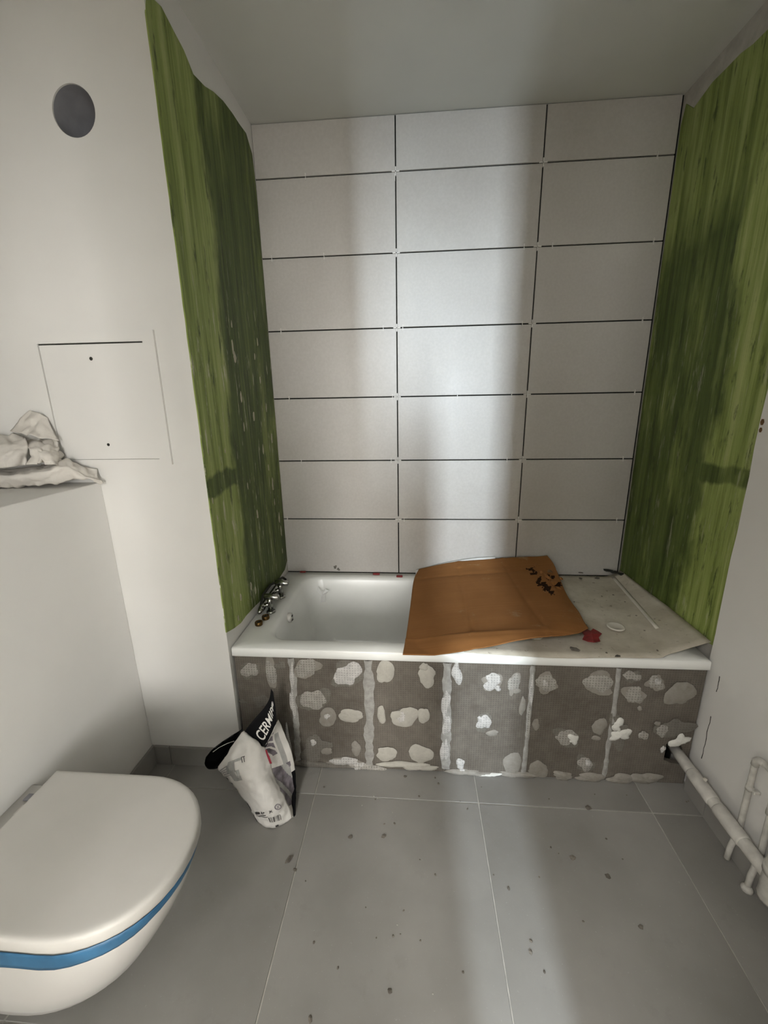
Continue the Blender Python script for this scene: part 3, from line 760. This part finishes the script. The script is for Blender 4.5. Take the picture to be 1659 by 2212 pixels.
# brown cardboard leaning from the tub front to the tiles
card = thing('brown_cardboard', (0.4, -0.4, ZR), 'brown cardboard sheet with a torn corner laid across the bathtub', 'cardboard')
def C(px, py, y): return at(px, py, y=y)
rows = [
 [C(905,1229,-.022), C(975,1215,-.022), C(1040,1209,-.020), C(1115,1203,-.020), C(1160,1202,-.022), C(1182,1200,-.024)],
 [C(894,1252,-.135), C(970,1243,-.14), C(1045,1237,-.135), C(1120,1230,-.125), C(1170,1226,-.115), C(1198,1222,-.11)],
 [C(886,1312,-.385), C(970,1302,-.39), C(1055,1293,-.385), C(1135,1283,-.36), C(1195,1276,-.335), C(1222,1280,-.325)],
 [C(878,1368,-.590), C(970,1356,-.59), C(1060,1346,-.59), C(1145,1335,-.57), C(1215,1325,-.545), C(1250,1322,-.50)],
 [C(874,1396,-.675), C(970,1383,-.68), C(1062,1372,-.68), C(1148,1360,-.665), C(1222,1350,-.635), C(1262,1344,-.590)],
 [C(870,1421,-.738), C(965,1411,-.735), C(1060,1395,-.728), C(1150,1377,-.712), C(1238,1370,-.680), C(1271,1357,-.620)]]
v_, f_, nu, nv = patch(rows, 22, 0.0016, 7, 4, False)
v_ = [Vector((v.x, v.y, max(v.z, ZR+(0.0055 if v.x < 0.25 else 0.0135)) if (v.y < -0.64 or v.y > -0.075) else v.z)) for v in v_]
def crease(v):
    d = 0.0035*math.exp(-((v.x-0.31-0.02*v.y)/0.010)**2)+0.003*math.exp(-((v.x-0.53+0.05*v.y)/0.008)**2)
    d += 0.004*math.exp(-((v.y+0.655+0.06*(v.x-0.3))/0.012)**2)+0.003*math.exp(-((v.y+0.14)/0.010)**2)
    return Vector((v.x, v.y, v.z-d if -0.64 < v.y < -0.075 else v.z+d*0.6))
v_ = [crease(v) for v in v_]
# torn holes near the far right corner, their deep shade painted on the faces
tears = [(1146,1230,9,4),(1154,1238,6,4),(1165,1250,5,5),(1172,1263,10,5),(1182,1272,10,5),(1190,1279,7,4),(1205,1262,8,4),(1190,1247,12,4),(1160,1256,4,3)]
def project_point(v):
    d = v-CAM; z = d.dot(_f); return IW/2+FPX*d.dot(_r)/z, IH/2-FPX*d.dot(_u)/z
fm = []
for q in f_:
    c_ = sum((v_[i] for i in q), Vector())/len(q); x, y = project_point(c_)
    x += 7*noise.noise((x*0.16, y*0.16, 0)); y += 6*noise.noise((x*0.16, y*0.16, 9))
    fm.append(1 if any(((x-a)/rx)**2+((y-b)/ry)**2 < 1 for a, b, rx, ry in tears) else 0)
o = mk('sheet', v_, f_, CARD, card, True, mats=[CARD, HOLE_SHADE, CARDEDGE], fm=fm); solidify(o, 0.004, -1)
o.modifiers['thickness'].material_offset = 2; o.modifiers['thickness'].material_offset_rim = 0
# lifted torn scraps of the top liner
rn = random.Random(5)
for (px, py, s) in [(1158,1226,9),(1182,1250,14),(1195,1263,12),(1170,1240,9),(1205,1275,10),(1188,1238,8),(1212,1254,7)]:
    c0 = at(px, py, y=-0.11-0.0042*(py-1222))
    pts = []
    n = 7
    for k in range(n):
        t = 2*math.pi*k/n; r = s*0.0013*rn.uniform(0.5, 1.3)
        pts.append(c0+Vector((r*math.cos(t), r*math.sin(t)*1.3, 0.006+0.008*rn.random()+0.10*r*math.sin(t))))
    pts.append(c0+Vector((0, 0, 0.016)))
    solidify(mk('torn_flap', pts, [(k, (k+1) % n, n) for k in range(n)], CARD if rn.random() < 0.6 else CARDEDGE, card, False), 0.0015, -1)
# white foam sheet edge showing behind the cardboard
rows = [[C(898,1232,-.016), C(960,1216,-.010), C(1020,1206,-.008), C(1070,1202,-.008)], [C(898,1240,-.030), C(960,1226,-.030), C(1020,1217,-.030), C(1070,1212,-.030)]]
v_, f_, _, _ = patch(rows, 6, 0, 1, 0)
o = mk('foam_sheet', v_, f_, FOAM, None, True); solidify(o, 0.0025, 0)
tag(o, 'thin white foam sheet edge showing behind the brown cardboard', 'foam sheet')
# things lying on the grey board
p = Q(1330, 1355, ZG+0.010)
vv, ff = loft([[Vector((p.x+r*math.cos(2*math.pi*k/28), p.y+r*1.0*math.sin(2*math.pi*k/28), z)) for k in range(28)] for r, z in ((0.030, p.z), (0.0325, p.z+0.002), (0.032, p.z+0.005), (0.027, p.z+0.006), (0.025, p.z+0.0048))], True, True)
o = mk('plastic_cap', vv, ff, DISC, None, True); tag(o, 'round off-white plastic cap lying on the grey board', 'cap')
p2 = Q(1158, 1377, ZG+0.012)
vv, ff = loft([[Vector((p2.x+r*math.cos(2*math.pi*k/24), p2.y+0.02+r*math.sin(2*math.pi*k/24), z)) for k in range(24)] for r, z in ((0.030, p2.z-0.004), (0.032, p2.z), (0.030, p2.z+0.003))], True, True)
o = mk('plastic_cap', vv, ff, DISC, None, True); tag(o, 'round off-white plastic cap half hidden under the brown cardboard edge', 'cap')

def crumb(px, py, s, mat, z, flat=0.4, seed=0, name='mortar_crumb', onx=None, asp=1.0, ang=0.0):
    s *= 0.88; rn = random.Random(seed*31+7); p = at(px, py, z=z+s*flat*0.4)
    bm = bmesh.new(); bmesh.ops.create_icosphere(bm, subdivisions=1, radius=1.0)
    for v in bm.verts:
        k = rn.uniform(0.65, 1.2); x, y = v.co.x*s*asp*k, v.co.y*s*k
        v.co = Vector((x*math.cos(ang)-y*math.sin(ang), x*math.sin(ang)+y*math.cos(ang), max(v.co.z, -0.35)*s*flat*k))
    zmin = min(v.co.z for v in bm.verts)
    me = bpy.data.meshes.new(name); bm.to_mesh(me); bm.free(); me.materials.append(mat)
    o = bpy.data.objects.new(name, me); o.location = (p.x, p.y, z-zmin+0.0002); COL.objects.link(o)
    return o
i = 0
ZC = ZG+0.0105
# torn red scrap
rp = [(1255,1362),(1262,1374),(1258,1380),(1270,1386),(1283,1389),(1297,1384),(1293,1377),(1300,1370),(1292,1362),(1281,1358),(1276,1364),(1268,1358)]
pts = [Q(a, b, ZC+0.004) for a, b in rp]; pts = [Vector((q.x, q.y, q.z+0.003*math.sin(k*2.1))) for k, q in enumerate(pts)]
cen = sum(pts, Vector())/len(pts)+Vector((0, 0, 0.004))
o = mk('red_scrap', pts+[cen], [(k, (k+1) % len(pts), len(pts)) for k in range(len(pts))], RED); solidify(o, 0.0015, 0)
tag(o, 'torn red scrap lying on the grey board by the cardboard corner', 'scrap')
for (px, py, s, asp, ang, lab) in [(1241,1402,0.016,1.8,-0.5,'flat brown mortar chip on the front of the grey board'),
                         (1290,1249,0.014,1.3,0.2,'dark mortar chip on the grey board near the tiles'),
                         (1254,1249,0.011,1.2,0.6,'small dark mortar chip between the torn cardboard corner and the grey board chip'),
                         (1211,1250,0.010,1.5,0.1,'dark mortar chip beside the torn cardboard corner'),
                         (1254,1237,0.010,1.7,0.0,'dark mortar chip at the foot of the tiled wall'),
                         (1263,1350,0.009,1.1,0.0,'dark crumb at the right tip of the brown cardboard'),
                         (1334,1417,0.010,1.5,0.3,'thin dark crumb at the front edge of the grey board')]:
    i += 1
    z = ZC+0.001
    tag(crumb(px, py, s, DEBRIS, z, 0.3, i, 'mortar_chip', asp=asp, ang=ang), lab, 'mortar chip', 'mortar chips on the grey board')
for (px, py) in [(1300,1288),(1325,1285),(1392,1362),(1350,1300),(1375,1330),(1240,1300),(1310,1410),(1420,1405),(1345,1262)]:
    i += 1
    tag(crumb(px, py, 0.005, DEBRIS, ZC, 0.4, i), 'tiny dark grit speck lying on the grey board', 'grit', 'grit specks on the grey board')
# black tar lumps in the far right corner
for k, (px, py, s) in enumerate([(1312,1232,0.018),(1326,1236,0.016),(1343,1240,0.018)]):
    i += 1
    tag(crumb(px, py, s, RUBBER_OR_SHADE, ZG+0.03, 0.5, i, 'sealant_lump', asp=1.6, ang=-0.3), ['black sealant lump by the back corner of the tub, leftmost of three', 'black sealant lump by the back corner of the tub, middle of three', 'black sealant lump right in the back corner of the tub beside the green wall'][k], 'sealant', 'sealant lumps in the back corner')
# red wedges and a mortar splash on the back rim
for (px, py, sx, sy), lab in (((655,1234,0.016,0.007), 'red plastic wedge under the tiles at the left end of the tub'), ((813,1239,0.018,0.009), 'red plastic wedge under the tiles, middle of the three'), ((863,1244,0.016,0.012), 'red plastic wedge on the back rim next to the brown cardboard')):
    p = at(px, py, z=ZR+0.004)
    o = box('red_wedge', (p.x-sx, min(p.y, -0.012)-sy, ZR+0.0003), (p.x+sx, min(p.y, -0.012)+sy*0.6, ZR+0.007), RED, None, 0.002); tag(o, lab, 'wedge', 'red tile wedges')
for k, (px, py, s) in enumerate([(724,1225,0.007), (731,1230,0.006), (783,1239,0.004)]):
    p = at(px, py, y=-0.002)
    blob('mortar_splash', p.x, p.z, s*1.5, s, -0.0008, 0.003, DABS['D'], None, 500+k, 0.4)
    o = COL.objects[-1]
    on_wall(o, wall_back)
# thin white patch in place of a glint on the tub wall
pts = [(687,1266),(697,1278),(703,1272),(712,1275),(703,1284),(702,1301),(693,1301),(694,1286),(684,1277)]
vv = [at(a, b, y=-0.098) for a, b in pts]
vv = [Vector((v.x, v.y+0.006*math.sin(k*1.7), v.z)) for k, v in enumerate(vv)]
cen = sum(vv, Vector())/len(vv)+Vector((0, -0.006, 0))
o = mk('glint_patch', vv+[cen], [(k, (k+1) % len(vv), len(vv)) for k in range(len(vv))], GLINT); solidify(o, 0.0008, 0)
tag(o, 'small white patch drawn for a glint on the far inner side of the bathtub', 'film scrap')

# ------------------------------------------------------------------ adhesive bag on the floor
bag = thing('adhesive_bag', (-0.41, -0.91, 0.0), 'open white paper bag of tile adhesive with black printed top, standing by the apron', 'bag')
def B(zx, zy, y): return at(420+zx/6.146, 1460+zy/6.146, y=y)
def B0(zx, zy): return at(420+zx/6.146, 1460+zy/6.146, z=0.002)
# front sheet: rows from the foot to the mouth, columns from the left edge to the right fold
front = [
 [B0(840,1935), B0(930,1990), B0(1030,2010), B0(1160,1965), B0(1300,1885)],
 [B(770,1800,-.938), B(850,1800,-.968), B(960,1800,-.975), B(1120,1770,-.958), B(1250,1745,-.925)],
 [B(655,1620,-.930), B(770,1610,-.965), B(900,1590,-.972), B(1040,1560,-.952), B(1160,1545,-.918)],
 [B(520,1445,-.918), B(660,1440,-.958), B(810,1420,-.968), B(950,1380,-.948), B(1066,1365,-.910)],
 [B(410,1330,-.915), B(560,1290,-.962), B(730,1250,-.955), B(880,1200,-.938), B(1010,1170,-.905)],
 [B(322,1216,-.930), B(500,1120,-.955), B(680,1060,-.935), B(830,1020,-.922), B(965,1010,-.895)],
 [B(430,1060,-.925), B(560,980,-.938), B(710,930,-.920), B(830,920,-.908), B(925,945,-.888)],
 [B(540,885,-.905), B(620,850,-.912), B(720,830,-.902), B(800,850,-.895), B(890,943,-.882)],
 [B(648,742,-.880), B(664,738,-.882), B(700,775,-.885), B(780,848,-.884), B(865,885,-.880)]]
v_, f_, nu, nv = patch(front, 7, 0.0038, 26, 3)
v_ = [Vector((v.x, v.y, max(v.z, 0.001))) for v in v_]
body = mk('front_sheet', v_, f_, PAPER, bag, True); solidify(body, 0.0012, -1)
# printed side (right), from the fold round to the back edge
side = [
 [B0(1300,1885), B0(1322,1868), B0(1336,1850)],
 [B(1250,1745,-.925), B(1310,1700,-.880), B(1345,1640,-.848)],
 [B(1160,1545,-.918), B(1260,1500,-.872), B(1346,1420,-.840)],
 [B(1066,1365,-.910), B(1200,1320,-.868), B(1332,1230,-.835)],
 [B(1010,1170,-.905), B(1150,1110,-.862), B(1300,1050,-.830)],
 [B(965,1010,-.895), B(1080,930,-.855), B(1250,900,-.822)],
 [B(935,945,-.888), B(1050,830,-.850), B(1195,770,-.815)],
 [B(980,850,-.884), B(1060,720,-.846), B(1150,650,-.812)],
 [B(1070,650,-.862), B(1085,620,-.840), B(1112,580,-.810)]]
v_, f_, nu, nv = patch(side, 16, 0.0022, 20, 6)
v_ = [Vector((v.x, v.y, max(v.z, 0.001))) for v in v_]
fm = []
for a in range(nv):
    for b in range(nu):
        s, t = b/nu, a/nv
        k = 0
        if (t < 0.13 and s > 0.30) or (t < 0.36 and s > 0.80): k = 1
        elif 0.13 <= t < 0.50 and (s-0.15*t) < 0.75 and (t < 0.46): k = 2 if (t*3.0+s*1.1) % 0.9 > 0.28 else 3
        elif 0.55 < t < 0.86 and s < 0.42: k = 2 if (t*14+s*4) % 1.6 > 0.5 else 0
        elif 0.40 < t < 0.80 and 0.5 < s < 0.75: k = 3
        fm.append(k)
sd = mk('printed_side', v_, f_, PAPER, bag, True, mats=[PAPER, BLACKP, GREYP, LGREYP], fm=fm); solidify(sd, 0.0012, -1)
# white foot strip, dark gusset
# back and left sheets (mostly hidden) close the body
back = [
 [B0(1336,1850), Vector((-0.40, -0.865, 0.002)), Vector((-0.47, -0.88, 0.002)), B0(840,1935)],
 [B(1346,1420,-.840), Vector((-0.42, -0.828, 0.10)), Vector((-0.50, -0.84, 0.09)), B(655,1620,-.930)],
 [B(1300,1050,-.830), Vector((-0.44, -0.815, 0.20)), Vector((-0.54, -0.825, 0.17)), B(410,1330,-.915)],
 [B(1195,770,-.815), Vector((-0.44, -0.812, 0.27)), Vector((-0.55, -0.815, 0.22)), B(322,1216,-.930)]]
v_, f_, nu, nv = patch(back, 6, 0.002, 20, 9); v_ = [Vector((v.x, v.y, max(v.z, 0.001))) for v in v_]
solidify(mk('back_sheet', v_, f_, BLACKP, bag, True), 0.0012, 0)
# black printed top of the right side, standing up to a point
top = [
 [B(668,740,-.886), B(700,690,-.882), B(760,615,-.874), B(835,530,-.864), B(905,450,-.852), B(965,365,-.840), B(1000,285,-.832), B(1016,172,-.826)],
 [B(785,852,-.888), B(830,790,-.884), B(880,710,-.876), B(930,630,-.866), B(975,550,-.855), B(1010,460,-.844), B(1030,380,-.834), B(1032,200,-.827)],
 [B(880,935,-.890), B(935,880,-.886), B(975,800,-.878), B(1010,720,-.868), B(1035,640,-.857), B(1050,550,-.846), B(1055,450,-.836), B(1047,225,-.828)],
 [B(895,948,-.889), B(955,935,-.886), B(1000,800,-.876), B(1050,705,-.862), B(1082,640,-.852), B(1088,560,-.844), B(1078,440,-.835), B(1058,290,-.829)]]
v_, f_, tnu, tnv = patch(top, 6, 0.0, 1, 0)
TOPV = v_
btop = solidify(mk('black_top', v_, f_, BLACKP, bag, True), 0.0012, -1)
def on_patch(V, nu, nv, s, t, lift=0.0012):
    """s,t in 0..1 over a patch -> point just above it"""
    s = min(max(s, 0), 0.9999); t = min(max(t, 0), 0.9999)
    a, b = t*nv, s*nu; i, j = int(a), int(b); fa, fb = a-i, b-j
    g = lambda i, j: V[min(i, nv)*(nu+1)+min(j, nu)]
    p = (g(i, j)*(1-fb)+g(i, j+1)*fb)*(1-fa)+(g(i+1, j)*(1-fb)+g(i+1, j+1)*fb)*fa
    n = (g(i, j+1)-g(i, j)).cross(g(i+1, j)-g(i, j))
    if n.length > 1e-12: n.normalize()
    if n.dot(CAM-p) < 0: n = -n
    return p+n*lift
def print_on(name, V, nu, nv, word, s0, s1, t0, t1, mat, parent, bold=0.0, subdiv=True, lift=0.0014):
    """lettering laid on a curved patch: baseline runs from s0 to s1, letter height from t0 (foot) to t1 (head)"""
    tv, tf = text2d(word, bold)
    bm = bmesh.new(); vs = [bm.verts.new((x, y, 0)) for x, y in tv]
    for f in tf:
        try: bm.faces.new([vs[i] for i in f])
        except ValueError: pass
    bmesh.ops.triangulate(bm, faces=bm.faces[:])
    if subdiv: bmesh.ops.subdivide_edges(bm, edges=[e for e in bm.edges if e.calc_length() > 0.15], cuts=2)
    xs_ = [v.co.x for v in bm.verts]; ys_ = [v.co.y for v in bm.verts]; x0, x1, y0, y1 = min(xs_), max(xs_), min(ys_), max(ys_)
    bm.verts.ensure_lookup_table()
    out = [on_patch(V, nu, nv, s0+(s1-s0)*(v.co.x-x0)/(x1-x0), t0+(t1-t0)*(v.co.y-y0)/(y1-y0), lift) for v in bm.verts]
    bm.verts.index_update(); fs = [tuple(v.index for v in f.verts) for f in bm.faces]; bm.free()
    return mk(name, out, fs, mat, parent)
print_on('lettering', TOPV, tnu, tnv, 'CERMIPR', 0.13, 0.93, 0.60, 0.26, LETTER, btop, 0.015)
# left flap: the far side of the mouth curled over, dark inside
flap = [
 [B(322,1216,-.930), B(430,1060,-.915), B(540,885,-.895), B(648,742,-.876)],
 [B(290,1235,-.925), B(380,1110,-.895), B(500,940,-.868), B(640,730,-.858)],
 [B(250,1240,-.910), B(300,1150,-.868), B(430,985,-.848), B(636,715,-.840)],
 [B(180,1235,-.900), B(205,1120,-.862), B(340,990,-.845), B(630,705,-.832)],
 [B(138,1165,-.890), B(160,1075,-.868), B(300,930,-.852), B(600,730,-.830)],
 [B(150,1075,-.895), B(240,975,-.880), B(400,850,-.862), B(590,735,-.834)]]
v_, f_, fnu, fnv = patch(flap, 6, 0.0012, 20, 2)
FLV = v_
mflap = solidify(mk('mouth_flap', v_, f_, BLACKP, bag, True), 0.0012, 0)
lip = [[B(150,1080,-.897), B(240,982,-.884), B(400,858,-.866), B(590,745,-.838)], [B(190,1085,-.899), B(275,995,-.886), B(430,880,-.868), B(595,765,-.840)]]
# pale fold line and lettering on the curled flap
ln = [B(245,1010,-.893), B(330,950,-.885), B(440,895,-.876), B(530,865,-.868)]
tube('fold_line', ln, 0.0011, LETTER, bag, 6)
print_on('lettering', FLV, fnu, fnv, 'RA', 0.90, 0.52, 0.93, 0.80, LGREYP, mflap, 0.02)
# small prints on the white front sheet
v_, f_, nu, nv = patch(front, 7, 0.0038, 26, 3)
FV, FNU, FNV = v_, nu, nv
def quad_print(name, s0, s1, t0, t1, mat, skew=0.0, n=4, lift=0.0016, slant=0.0):
    rows = []
    for a in range(n+1):
        t = t0+(t1-t0)*a/n
        rows.append([on_patch(FV, FNU, FNV, s0+(s1-s0)*b/n+skew*a/n, t+slant*b/n, lift) for b in range(n+1)])
    vv, ff = loft(rows, closed=False); return mk(name, vv, ff, mat, body)
for k, wv in enumerate([3, 1, 2, 1, 3, 1, 1, 2, 3, 1, 2]):   # barcode
    s = 0.50+k*0.024; quad_print('barcode_bar', s, s+0.0055*wv, 0.045, 0.085, INKM, 0.0, 2, slant=0.004*0)
print_on('marking', FV, FNU, FNV, 'A+', 0.33, 0.44, 0.108, 0.132, INKM, body, 0.02)
for (s0, s1, t0, t1) in ((0.18, 0.31, 0.112, 0.130), (0.18, 0.46, 0.099, 0.103), (0.24, 0.50, 0.090, 0.093)):
    quad_print('marking', s0, s1, t0, t1, INKM)
print_on('marking', FV, FNU, FNV, 'X', 0.55, 0.62, 0.118, 0.136, INKM, body, 0.03)
ring = []
for k in range(18):
    a = 2*math.pi*k/18; ring.append([on_patch(FV, FNU, FNV, 0.74+r*0.068*math.cos(a), 0.148+r*0.021*math.sin(a), 0.0016) for r in (1.0, 0.72)])
ring.append(ring[0]); vv, ff = loft(ring, closed=False); mk('round_mark', vv, ff, GREYP, body)
print_on('marking', FV, FNU, FNV, 'Z', 0.71, 0.77, 0.140, 0.156, GREYP, body, 0.03)
quad_print('marking', 0.60, 0.67, 0.004, 0.014, INKM)
# grey bars and stripes near the mouth
quad_print('grey_bar', 0.17, 0.40, 0.60, 0.625, LGREYP, 0.02)
quad_print('grey_bar', 0.10, 0.26, 0.52, 0.60, LGREYP, 0.03)
quad_print('grey_bar', 0.12, 0.30, 0.43, 0.53, LGREYP, 0.02)
for q in (0.0, 0.045):
    quad_print('marking', 0.405+q, 0.418+q, 0.575, 0.625, INKM)
quad_print('marking', 0.41, 0.48, 0.622, 0.630, INKM)
for q in range(5): quad_print('marking', 0.02, 0.16-0.01*q, 0.50+0.022*q, 0.505+0.022*q, GREYP)
# red flash along the fold
rd = [[on_patch(FV, FNU, FNV, 0.965, t, 0.0018), on_patch(FV, FNU, FNV, 0.998, t, 0.0018)] for t in (0.56, 0.60, 0.64, 0.70)]
rd = [[B(1000,1168,-.920), B(1030,1163,-.916)], [B(975,1100,-.916), B(1005,1095,-.912)], [B(950,1030,-.912), B(975,1025,-.908)], [B(940,985,-.908), B(957,975,-.904)]]
vv, ff = loft(rd, closed=False); mk('red_flash', vv, ff, REDP, sd)
# tall dark gusset at the foot of the printed side
# ------------------------------------------------------------------ pipes on the right wall
def T(a, b, x): return at(1350+a/4.809, 1540+b/4.809, x=x)
waste = thing('waste_pipe', (1.056, -0.9, 0.0), 'thick white waste pipe running along the right wall out of the tub apron', 'pipe')
xw = 1.056
A0 = T(520,380,xw); A1 = T(590,470,xw)
dirv = Vector((0, -1, 0.0))
def wp(y): # centre line: level run towards the camera
    return Vector((xw, y, 0.141+0.006*math.sin((y+0.7)*6)))
tube('pipe', [wp(-0.66), wp(-0.78), wp(-0.90), wp(-1.02), wp(-1.14), wp(-1.30), wp(-1.50)], 0.0195, PIPEW, waste, 18)
for y in (-0.795, -0.925):
    tube('coupling', [wp(y+0.004), wp(y), wp(y-0.10), wp(y-0.104)], [0.0200, 0.0222, 0.0222, 0.0200], PIPEW, waste, 18)
tube('tee_sleeve', [(1.060, -1.135, 0.075), (1.060, -1.135, 0.085), (1.062, -1.135, 0.24), (1.062, -1.135, 0.25)], [0.030, 0.033, 0.033, 0.030], PIPEW, waste, 18)
tube('tee_ring', [(1.061, -1.135, 0.165), (1.061, -1.135, 0.185)], 0.036, PIPEW, waste, 18)
blob_o = crumb(1525, 1676, 0.008, DISC, 0.158, 0.8, 77, 'sealant_blob', asp=1.3); tag(blob_o); blob_o.parent = waste; blob_o.matrix_parent_inverse = Matrix.Translation(-waste.location)
blob_o.location = (xw+0.004, -0.845, 0.166)
xs1 = 1.0915
sp1 = thing('supply_pipe', (xs1, -0.965, 0.0), 'thin white supply pipe with a clip and top bend, farther from the camera', 'pipe', 'supply pipes on the right wall')
tube('pipe', [(1.069, -0.975, 0.001), (1.074, -0.972, 0.045), (xs1, -0.966, 0.105), (xs1, -0.962, 0.36), (xs1, -0.966, 0.375), (xs1, -0.980, 0.382), (xs1, -1.06, 0.382), (xs1, -1.30, 0.382)], 0.0085, PIPEW, sp1, 12)
tube('clip', [(xs1, -0.9645, 0.262), (xs1, -0.9645, 0.276)], 0.0105, PIPEW, sp1, 14)
box('clip_arm', (xs1-0.002, -0.985, 0.264), (XR2-0.0005, -0.975, 0.274), PIPEW, sp1, 0.002)
tube('elbow', [(xs1, -0.962, 0.352), (xs1, -0.9635, 0.368), (xs1, -0.974, 0.380), (xs1, -0.99, 0.382)], 0.0102, PIPEW, sp1, 12)
sp2 = thing('supply_pipe', (1.075, -1.05, 0.0), 'thin white supply pipe with a flared foot, nearer to the camera', 'pipe', 'supply pipes on the right wall')
tube('pipe', [(1.066, -1.060, 0.001), (1.072, -1.055, 0.045), (xs1, -1.046, 0.105), (xs1, -1.040, 0.32), (xs1, -1.040, 0.3725)], 0.0085, PIPEW, sp2, 12)
tube('foot_flare', [(1.066, -1.060, 0.0006), (1.066, -1.060, 0.006), (1.066, -1.0595, 0.014)], [0.0165, 0.0145, 0.009], PIPEW, sp2, 14)
tube('coupling', [(xs1, -1.040, 0.26), (xs1, -1.040, 0.30)], 0.0105, PIPEW, sp2, 12)

# ------------------------------------------------------------------ crumbs on the floor
big = [(1271,1745,0.0135,1.2,0.3,'largest dark mortar chip, lying on the floor joint below the apron'),
       (625,1856,0.011,1.9,0.9,'long dark mortar chip on the floor left of the floor joint near the toilet lid'),
       (637,1879,0.007,1.2,0.0,'dark mortar chip on the floor just below the long chip'),
       (830,1806,0.009,1.4,0.4,'dark mortar chip on the floor in front of the adhesive bag'),
       (1237,1853,0.009,1.4,0.1,'dark mortar chip in the middle of the right floor tile'),
       (1313,1893,0.010,1.1,0.5,'flat grey mortar chip on the right floor tile toward the pipes'),
       (1147,2058,0.008,0.8,0.2,'dark mortar chip at the edge of the light streak on the floor'),
       (842,2141,0.008,1.0,0.3,'dark mortar chip near the bottom middle of the floor'),
       (670,2201,0.010,0.7,0.3,'dark mortar chip at the very bottom of the floor left of the joint'),
       (1384,2002,0.008,1.3,0.9,'dark mortar chip on the floor below the pipe feet'),
       (947,1693,0.007,0.8,0.2,'dark mortar chip on the floor close under the apron'),
       (876,1677,0.007,1.3,0.0,'dark mortar chip on the floor against the apron foot'),
       (1099,1919,0.007,0.9,0.1,'dark mortar chip right of the middle floor joint'),
       (757,1808,0.008,1.3,0.5,'dull mortar chip on the floor left of the floor light streak')]
for (px, py, s, asp, ang, lab) in big:
    i += 1
    tag(crumb(px, py, s, DEBRIS, 0.0, 0.28, i, 'mortar_chip', asp=asp, ang=ang), lab, 'mortar chip', 'mortar chips on the floor')
rn = random.Random(21)
small = [(660,1903),(872,1967),(849,2022),(865,2018),(908,2032),(813,2026),(1147,2033),(1186,1726),(1285,1716),(1354,1718),(1487,1731),(811,1727),(994,1731),(830,1780),(852,1779),(940,1889),(907,1857),(1066,1890),
         (1345,1856),(1190,1830),(1207,1844),(678,2036),(1176,2100),(1483,1732),(790,1960),(940,1680),(1040,1700),(1010,1748),(1310,1812),(700,1700),(905,1720),(1165,1895),(1000,2100),(730,2090),(1260,1990)]
for (px, py) in small:
    i += 1
    tag(crumb(px, py, rn.uniform(0.0025, 0.0045), DEBRIS, 0.0, 0.5, i, 'grit_speck', asp=rn.uniform(0.9, 1.4), ang=rn.uniform(0, 3)), 'tiny dark grit speck lying on the floor tiles', 'grit', 'grit specks on the floor')
for (px, py) in [(848,1755),(815,1724),(858,1998),(935,2147),(852,1778),(782,1740),(808,1720)]:
    i += 1
    tag(crumb(px, py, 0.003, DEBRISL, 0.0, 0.5, i, 'plaster_crumb'), 'tiny white plaster crumb lying on the floor tiles', 'grit', 'white crumbs on the floor')
